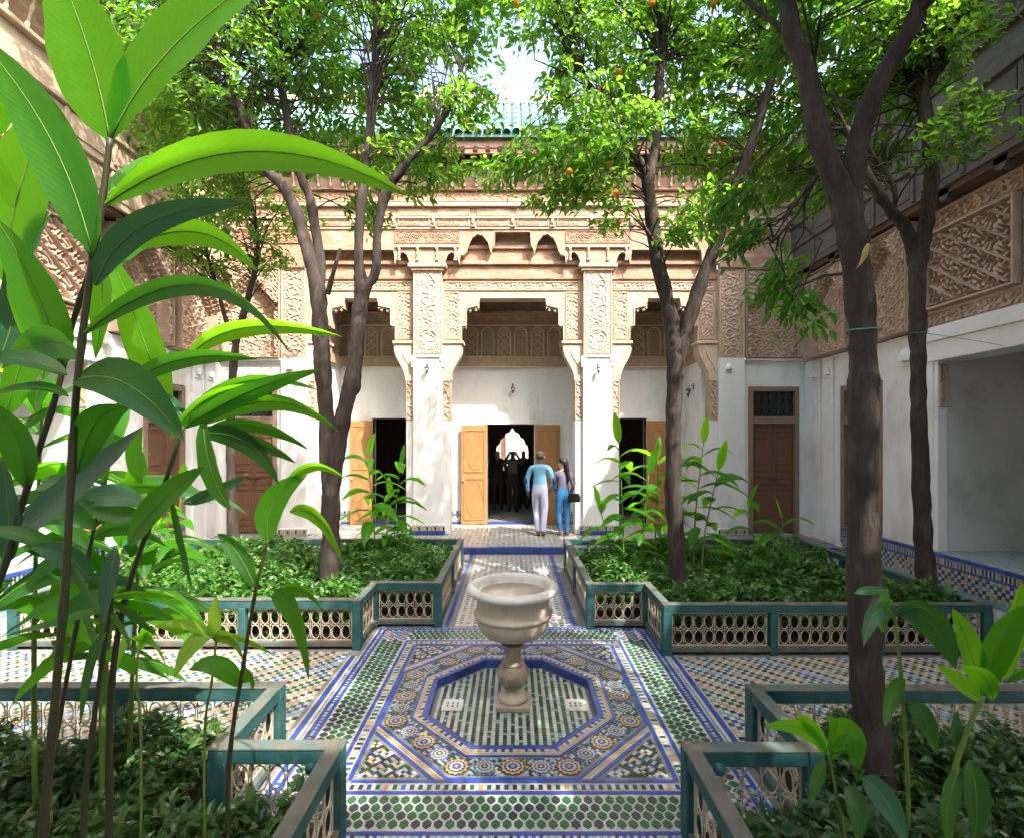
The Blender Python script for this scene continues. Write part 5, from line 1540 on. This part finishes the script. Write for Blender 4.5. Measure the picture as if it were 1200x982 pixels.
# mid-distance plants in the far beds
def clump(label, base_px, Yd, stems, seed, mats=(A_, A_, Dd), group='leafy plants in the far beds', t0=.35):
    rg = random.Random(seed)
    b = Vector(((base_px-CX)/F*Yd, Yd, .09))
    root = empty('ginger_plant', b, label, 'plant', group)
    for (ox, h, lean, nl, ll) in stems:
        p0 = b+Vector((ox, rg.uniform(-.1, .1), 0)); p2 = p0+Vector((lean, rg.uniform(-.12, .12), h)); p1 = p0.lerp(p2, .5)+Vector((-lean*.25, 0, 0))
        a, r_ = smooth_path([p0, p1, p2], [.013, .010, .005], 5)
        m = MB(); m.tube(a, r_, 6); m.build('stem', M['stem_green'], root, smooth=True)
        nl = int(nl*1.4)
        for i in range(nl):
            t = t0+(1-t0)*i/(nl-1)
            c = p0*(1-t)**2+p1*2*t*(1-t)+p2*t*t
            az = i*2.4+rg.uniform(-.5, .5)
            up = .15+.9*t**3+rg.uniform(-.15, .2)
            L = ll*rg.uniform(.75, 1.15)*(1 if t < .95 else .8)
            d = Vector((math.cos(az), math.sin(az)*.8, 0))
            q1 = c+d*L*.45+Vector((0, 0, L*up*.6)); q2 = c+d*L*.95+Vector((0, 0, L*(up*.5-.45)))
            if i == nl-1: q1 = c+d*L*.12+Vector((0,0,L*.55)); q2 = c+d*L*.4+Vector((0,0,L*.9))
            side = (q2-c).normalized().cross(Vector((0, 0, 1)))
            if side.length < .1: side = Vector((1, 0, 0))
            me = blade_mesh((c, q1, q2), L*.27, side.normalized(), rg.uniform(-.4, .4), .25, n=9, mats=[M[rg.choice(mats)], M['stem_green']], rg=rg)
            inst('leaf', me, root, None)
    return root
clump('bright leafy plant before the left gallery door', 452, 7.4, [(-.12,1.75,-.1,10,.62),(.10,1.60,.12,9,.55),(.0,1.15,.05,8,.5)], 31)
clump('bright tall leafy plant before the right gallery pillar', 738, 6.6, [(-.10,1.95,-.08,12,.55),(.12,1.55,.1,8,.5),(-.2,1.1,-.2,6,.45)], 32)
clump('bright leafy plant just left of the V forked trunk', 768, 6.9, [(.0,1.75,.05,9,.55),(.1,1.3,-.05,7,.5)], 33)
clump('tall leafy plant just right of the V forked trunk', 812, 6.5, [(0,1.95,.15,12,.6),(.08,1.6,.25,8,.6)], 34, (A_, Dd, Dd))
clump('thin leafy plant before the brown right door', 888, 6.6, [(0,1.15,-.08,7,.5),(.25,.95,.05,5,.5)], 35, (A_, Dd))
clump('small leafy plant at the far left bed edge', 200, 6.4, [(0,1.35,.1,8,.5),(-.2,1.2,-.1,8,.5)], 36, (A_, Dd))
clump('leafy plant standing deep in the far left bed beside the pots', 160, 6.9, [(0,1.5,.1,8,.55),(.2,1.1,.1,7,.5)], 37, (A_, Dd))

clump('tall background plant behind the crossing stems at the left', 70, 2.5, [(-.1,2.3,.1,10,.55),(.15,1.9,.05,9,.55),(.3,1.5,.15,8,.5)], 41, (Bk, Dd, Dd, A_), 'broad leaved plants in the foreground', .62)
clump('background plant filling the far left edge below the big leaves', -10, 2.2, [(0,2.1,.15,10,.55),(.2,1.6,.1,8,.5)], 42, (Bk, Dd, A_), 'broad leaved plants in the foreground', .62)
clump('mid height background plant between left stems and far fence', 165, 2.75, [(0,1.75,.05,8,.5),(-.15,1.4,-.1,7,.45)], 43, (Bk, Dd, Cc, A_), 'broad leaved plants in the foreground', .6)
# ------------------------------------------------------------------ people
def body(name, root, bones, mats, extra=None):
    """bones: (a, b, ra, rb, material index); joints are keyed points. One continuous skinned surface."""
    pts, idx, edges, rad = [], {}, [], []
    for a, b, ra, rb, mi in bones:
        for p, r_ in ((a, ra), (b, rb)):
            k = tuple(round(x, 4) for x in p)
            if k not in idx:
                idx[k] = len(pts); pts.append(Vector(p)); rad.append(r_)
        edges.append((idx[tuple(round(x, 4) for x in a)], idx[tuple(round(x, 4) for x in b)]))
    me = bpy.data.meshes.new(name); me.from_pydata(pts, edges, [])
    o = bpy.data.objects.new(name, me); COL.objects.link(o)
    sk = o.modifiers.new('skin', 'SKIN'); sk.use_smooth_shade = True
    for i, v in enumerate(me.skin_vertices[0].data):
        r_ = rad[i]; v.radius = r_ if hasattr(r_, '__len__') else (r_, r_)
        v.use_root = (i == 0)
    sb = o.modifiers.new('sub', 'SUBSURF'); sb.levels = 2; sb.render_levels = 2
    dg = bpy.context.evaluated_depsgraph_get()
    nm = bpy.data.meshes.new_from_object(o.evaluated_get(dg))
    bpy.data.objects.remove(o)
    for x in mats:
        nm.materials.append(x)
    segs = [(Vector(a), Vector(b), mi) for a, b, ra, rb, mi in bones]
    for p in nm.polygons:
        c = p.center; best = 1e9
        for a, b, mi in segs:
            d = b-a; t = max(0, min(1, (c-a).dot(d)/max(d.length_squared, 1e-9)))
            q = (c-(a+d*t)).length
            if q < best: best = q; p.material_index = mi
        p.use_smooth = True
    nm.name = name
    return finish(bpy.data.objects.new(name, nm), root, WM[root.name].copy())

def hand_bones(w, d, s, mi, side):
    """short finger chains rooted in the palm"""
    d = Vector(d).normalized(); s = Vector(s).normalized(); n = d.cross(s)
    w = Vector(w); out = []
    palm = w+d*.075
    out.append((tuple(w), tuple(palm), .026, (.020, .032), mi))
    for k, L in zip((-1.5, -.5, .5, 1.5), (.060, .072, .075, .066)):
        a = palm+s*k*.016+d*.012; b = a+d*L*.55+n*.010; c = b+d*L*.4+n*.022
        out += [(tuple(palm), tuple(a), (.020, .032), .0095, mi), (tuple(a), tuple(b), .0095, .009, mi), (tuple(b), tuple(c), .009, .0075, mi)]
    a = w+d*.03-s*.035; b = a+d*.035-s*.015+n*.012
    out += [(tuple(w), tuple(a), .026, .013, mi), (tuple(a), tuple(b), .013, .0095, mi)]
    return out

def person(label, x, y, z, rot, B, mats, hair, group=None):
    root = empty('person', (x, y, z), label, 'person', group)
    wm = T(x, y, z) @ Matrix.Rotation(rot, 4, 'Z')
    root.matrix_basis = wm; WM[root.name] = wm
    body('body', root, B, mats)
    if hair:
        hair(root, wm)
    return root
# local frame: the person faces +Y, height in z
def man_bones():
    SH, TR, SK, SHOE = 0, 1, 2, 3
    pel, wa, ch, nk = (0,0,.93), (0,0,1.06), (0,.01,1.30), (0,.0,1.46)
    hd0, hd1, hd2 = (0,.015,1.54), (0,.03,1.63), (0,.02,1.70)
    b = [(pel, wa, (.155,.115), (.150,.110), TR), (wa, ch, (.150,.110), (.175,.115), SH), (ch, (0,.0,1.40), (.175,.115), (.13,.09), SH), ((0,.0,1.40), nk, (.13,.09), .058, SH),
         (nk, hd0, .058, (.066,.075), SK), (hd0, hd1, (.066,.075), (.078,.095), SK), (hd1, hd2, (.078,.095), (.062,.072), SK)]
    b += [(hd1, (0,.135,1.60), (.078,.095), .014, SK)]
    for s, kn, an in ((-1, (-.085,.10,.50), (-.03,-.02,.085)), (1, (.095,.02,.50), (.075,-.10,.10))):
        hip = (s*.088, 0, .86)
        b += [(pel, hip, (.155,.115), (.098,.100), TR), (hip, kn, (.098,.100), (.070,.074), TR), (kn, an, (.070,.074), (.056,.060), TR), (an, (an[0], an[1]-.02, .04), (.056,.060), .042, SHOE), ((an[0], an[1]-.02, .04), (an[0]+s*.02, an[1]+.17, .032), .042, .034, SHOE)]
    for s, el, wr in ((-1, (-.275,.0,1.13), (-.25,.08,.90)), (1, (.285,-.03,1.14), (.33,.12,.95))):
        sh = (s*.185, 0, 1.385)
        b += [((0,.0,1.40), sh, (.13,.09), .070, SH), (sh, el, .070, .052, SH), (el, wr, .052, .042, SH)]
        b += hand_bones(wr, (s*.02, .03, -1), (0, 1, 0), SK, s)
    return b
def man_hair(root, wm):
    m = MB(); m.lathe([(.079,-.02),(.088,.02),(.088,.06),(.078,.095),(.05,.118),(.005,.124)], 16, (0, 0, 0))
    o = m.build('hair', M['grey_hair'], root, smooth=True, wm=wm @ T(0, .012, 1.615) @ Matrix.Scale(1.12, 4, (0,1,0)))
    m = MB()
    for sx in (-1, 1): m.lathe([(.006,-.03),(.014,-.01),(.016,.012),(.006,.03)], 8, (sx*.086, .02, 1.61))
    m.build('ear', M['skin'], root, smooth=True, wm=wm)
    m = MB()
    for (px_, py_, pz_) in ((-.295,-.03,1.13), (.30,-.06,1.14)):
        m.lathe([(.004,-.075),(.032,-.05),(.040,0),(.032,.05),(.004,.075)], 10, (px_, py_, pz_))
    m.build('elbow_patch', M['navy'], root, smooth=True, wm=wm)
person('man in a light blue shirt and pale trousers walking towards the doorway', .56, 10.15, GZ+.002, R(-8), man_bones(), [M['shirt_blue'], M['trouser'], M['skin_dark'], M['shoe']], man_hair)
def woman_bones():
    SH, TR, SK, SHOE = 0, 1, 2, 3
    pel, wa, ch, nk = (0,0,.86), (0,0,.99), (0,.01,1.18), (0,.0,1.34)
    b = [(pel, wa, (.148,.118), (.115,.095), TR), (wa, ch, (.115,.095), (.140,.110), SH), (ch, (0,.0,1.275), (.140,.110), (.11,.08), SH), ((0,.0,1.275), nk, (.11,.08), .046, SH)]
    hd0, hd1, hd2 = (-.01,.012,1.41), (-.015,.02,1.49), (-.01,.01,1.555)
    b += [(nk, hd0, .046, (.062,.066), SK), (hd0, hd1, (.062,.066), (.078,.080), SK), (hd1, hd2, (.078,.080), (.055,.058), SK), (hd1, (-.105,.05,1.465), (.078,.080), .013, SK)]
    for s, kn, an in ((-1, (-.075,.06,.46), (-.06,-.03,.09)), (1, (.085,-.01,.46), (.08,-.05,.09))):
        hip = (s*.080, 0, .79)
        b += [(pel, hip, (.148,.118), (.092,.100), TR), (hip, kn, (.092,.100), (.062,.066), TR), (kn, an, (.062,.066), (.044,.048), TR), (an, (an[0], an[1]-.02, .04), (.044,.048), .036, SHOE), ((an[0], an[1]-.02, .04), (an[0]-.03, an[1]+.15, .030), .036, .028, SHOE)]
    for s, el, wr in ((-1, (-.235,.02,1.03), (-.30,.14,.84)), (1, (.215,-.06,1.02), (.17,.05,.84))):
        sh = (s*.150, 0, 1.265)
        b += [((0,.0,1.275), sh, (.11,.08), .056, SH), (sh, el, .056, .042, SH), (el, wr, .042, .033, SH)]
        b += hand_bones(wr, (s*.1, .1, -1), (0, 1, 0), SK, s)
    return b
def woman_hair(root, wm):
    m = MB()
    rg = random.Random(5)
    vs, n = [], 20
    rows = [(.02,1.60,.0,.0),(.075,1.585,.005,-.005),(.098,1.53,.01,-.01),(.103,1.47,.018,-.018),(.100,1.40,.024,-.030),(.105,1.30,.03,-.045),(.100,1.20,.034,-.055),(.075,1.12,.036,-.06),(.03,1.09,.036,-.06)]
    for (r_, z_, cx_, cy_) in rows:
        for k in range(n):
            a = 2*math.pi*k/n
            rr = r_*(1+.06*math.sin(5*a+z_*9))
            x_, y_ = cx_+rr*math.cos(a), cy_+rr*.92*math.sin(a)
            if z_ < 1.53:                                   # open at the face, which looks to -x
                f = max(0, -math.cos(a-.35))
                x_ += f*(.085 if z_ > 1.36 else .10)
            vs.append((x_, y_, z_))
    fs = [(i*n+k, i*n+(k+1) % n, (i+1)*n+(k+1) % n, (i+1)*n+k) for i in range(len(rows)-1) for k in range(n)]
    m.add(vs, fs); m.build('hair', M['hair'], root, smooth=True, wm=wm)
    m = MB()
    for (a, b_) in ((-.072, .065), (-.085, .0)):
        m.lathe([(.002,-.007),(.009,-.003),(.009,.003),(.002,.007)], 8, (a-.006, b_+.0, 1.495))
    m.build('eye', M['hair'], root, wm=wm)
    m = MB(); m.lathe([(.002,-.005),(.012,0),(.002,.005)], 8, (-.088, .035, 1.435)); m.build('mouth', M['terracotta'], root, wm=wm)
person('long haired woman in a grey violet top and blue jeans beside the man', 1.03, 10.12, GZ+.002, R(14), woman_bones(), [M['greytop'], M['jeans'], M['skin'], M['shoe']], woman_hair)
bag = empty('handbag', (1.26, 10.08, .86), 'small black shoulder bag hanging at the hip of the woman in jeans', 'bag')
m = MB()
m.prism([(-.12,-.10),(.12,-.10),(.13,.0),(.10,.08),(-.10,.08),(-.13,.0)], lambda a, b, d: (1.25+a, 10.06+d, .92+b), -.04, .04); m.build('pouch', M['leather'], bag, bevel=.012)
m = MB(); m.tube([(1.15,10.06,1.0),(1.13,10.07,1.2),(1.15,10.12,1.44),(1.20,10.14,1.40),(1.30,10.10,1.2),(1.34,10.06,1.0)], .008, 5); m.build('strap', M['leather'], bag)

def sil_bones(raise_arm):
    SH, TR, SK = 0, 1, 2
    b = [((0,0,.92),(0,0,1.08),(.15,.11),(.15,.11),TR), ((0,0,1.08),(0,0,1.30),(.15,.11),(.18,.12),SH), ((0,0,1.30),(0,0,1.40),(.18,.12),(.12,.09),SH), ((0,0,1.40),(0,0,1.47),(.12,.09),.055,SK),
         ((0,0,1.47),(0,.01,1.56),.055,(.07,.08),SK), ((0,.01,1.56),(0,.01,1.68),(.07,.08),(.065,.07),SK)]
    for s in (-1, 1):
        b += [((0,0,.92),(s*.09,0,.85),(.15,.11),.10,TR), ((s*.09,0,.85),(s*.10,.02,.48),.10,.07,TR), ((s*.10,.02,.48),(s*.10,-.02,.06),.07,.05,TR), ((s*.10,-.02,.06),(s*.11,.14,.03),.05,.035,TR),
              ((0,0,1.40),(s*.18,0,1.37),(.12,.09),.065,SH)]
        if raise_arm:
            b += [((s*.18,0,1.37),(s*.27,.12,1.30),.065,.05,SH), ((s*.27,.12,1.30),(s*.13,.24,1.52),.05,.035,SH)] + hand_bones((s*.13,.24,1.52), (-s*.5,.1,1), (1,0,0), SK, s)
        else:
            b += [((s*.18,0,1.37),(s*.25,0,1.12),.065,.05,SH), ((s*.25,0,1.12),(s*.25,.06,.90),.05,.038,SH)] + hand_bones((s*.25,.06,.90), (0,.1,-1), (0,1,0), SK, s)
    return b
person('dark visitor in a grey jacket with raised arms inside the doorway', .0, 13.3, GZ+.002, R(0), sil_bones(True), [M['grey_cloth'], M['black_cloth'], M['skin_dark']], None, 'visitors inside the doorway')
person('dark visitor on the left inside the doorway', -.42, 13.6, GZ+.002, R(10), sil_bones(False), [M['black_cloth'], M['black_cloth'], M['skin']], None, 'visitors inside the doorway')
person('dark visitor on the right inside the doorway', .30, 13.9, GZ+.002, R(-10), sil_bones(False), [M['black_cloth'], M['black_cloth'], M['skin_dark']], None, 'visitors inside the doorway')

# ------------------------------------------------------------------ small things on the walls and floor
def lantern(label, p, s=1.0, rot=0):
    root = empty('wall_lantern', p, label, 'lantern')
    wm = T(*p) @ Matrix.Rotation(rot, 4, 'Z') @ Matrix.Scale(s, 4)
    m = MB(); m.tube([(0,0,.10),(0,-.08,.12),(0,-.13,.08),(0,-.13,.03)], .008, 6); m.box(-.03, .03, -.012, 0, .02, .16); m.build('bracket', M['lantern_metal'], root, wm=wm)
    m = MB(); m.lathe([(.03,.05),(.07,.02),(.065,0),(.02,-.16),(.005,-.18)], 8, (0,-.13,0)); m.build('shade', M['lantern_metal'], root, wm=wm)
    m = MB(); m.lathe([(.01,.0),(.04,-.01),(.045,-.04),(.02,-.07)], 10, (0,-.15,-.01)); m.build('bulb', M['lamp_glass'], root, smooth=True, wm=wm)
lantern('small lantern on the pillar left of the middle doorway', (-1.775, YF-.002, 3.56), .7)
lantern('small lantern on the pillar right of the middle doorway', (1.765, YF-.002, 3.56), .7)
lantern('small wall lamp above the middle gallery doorway', (0, YB-.002, 3.30), .7)
lantern('small wall lamp on the gallery end wall behind the V fork', (4.048, 11.0, 3.2), .9, R(-90))
m = MB(); m.box(1.36, 1.60, YB-.008, YB-.002, 1.35, 1.85)
tag(m.build('paper_notice', M['paper']), 'white paper notice on the gallery wall beside the woman', 'notice')
for (px_, Yp, h_, lab) in ((118, 7.2, .62, 'orange terracotta jar standing on the left platform, the larger one'), (168, 7.9, .5, 'orange terracotta jar standing on the left platform, the smaller one')):
    x = -6.25 if h_ > .55 else -6.3
    j = empty('terracotta_jar', (x, Yp, PZ), lab, 'jar')
    m = MB(); m.lathe([(h_*.22,0),(h_*.30,h_*.15),(h_*.40,h_*.5),(h_*.36,h_*.78),(h_*.24,h_*.9),(h_*.22,h_*.93)], 24, (x, Yp, PZ)); m.build('body', M['terracotta'], j, smooth=True)
    m = MB(); m.lathe([(h_*.22,h_*.92),(h_*.30,h_*.95),(h_*.30,h_),(h_*.22,h_*1.0),(h_*.20,h_*.9)], 24, (x, Yp, PZ)); m.build('rim', M['terracotta'], j, smooth=True)
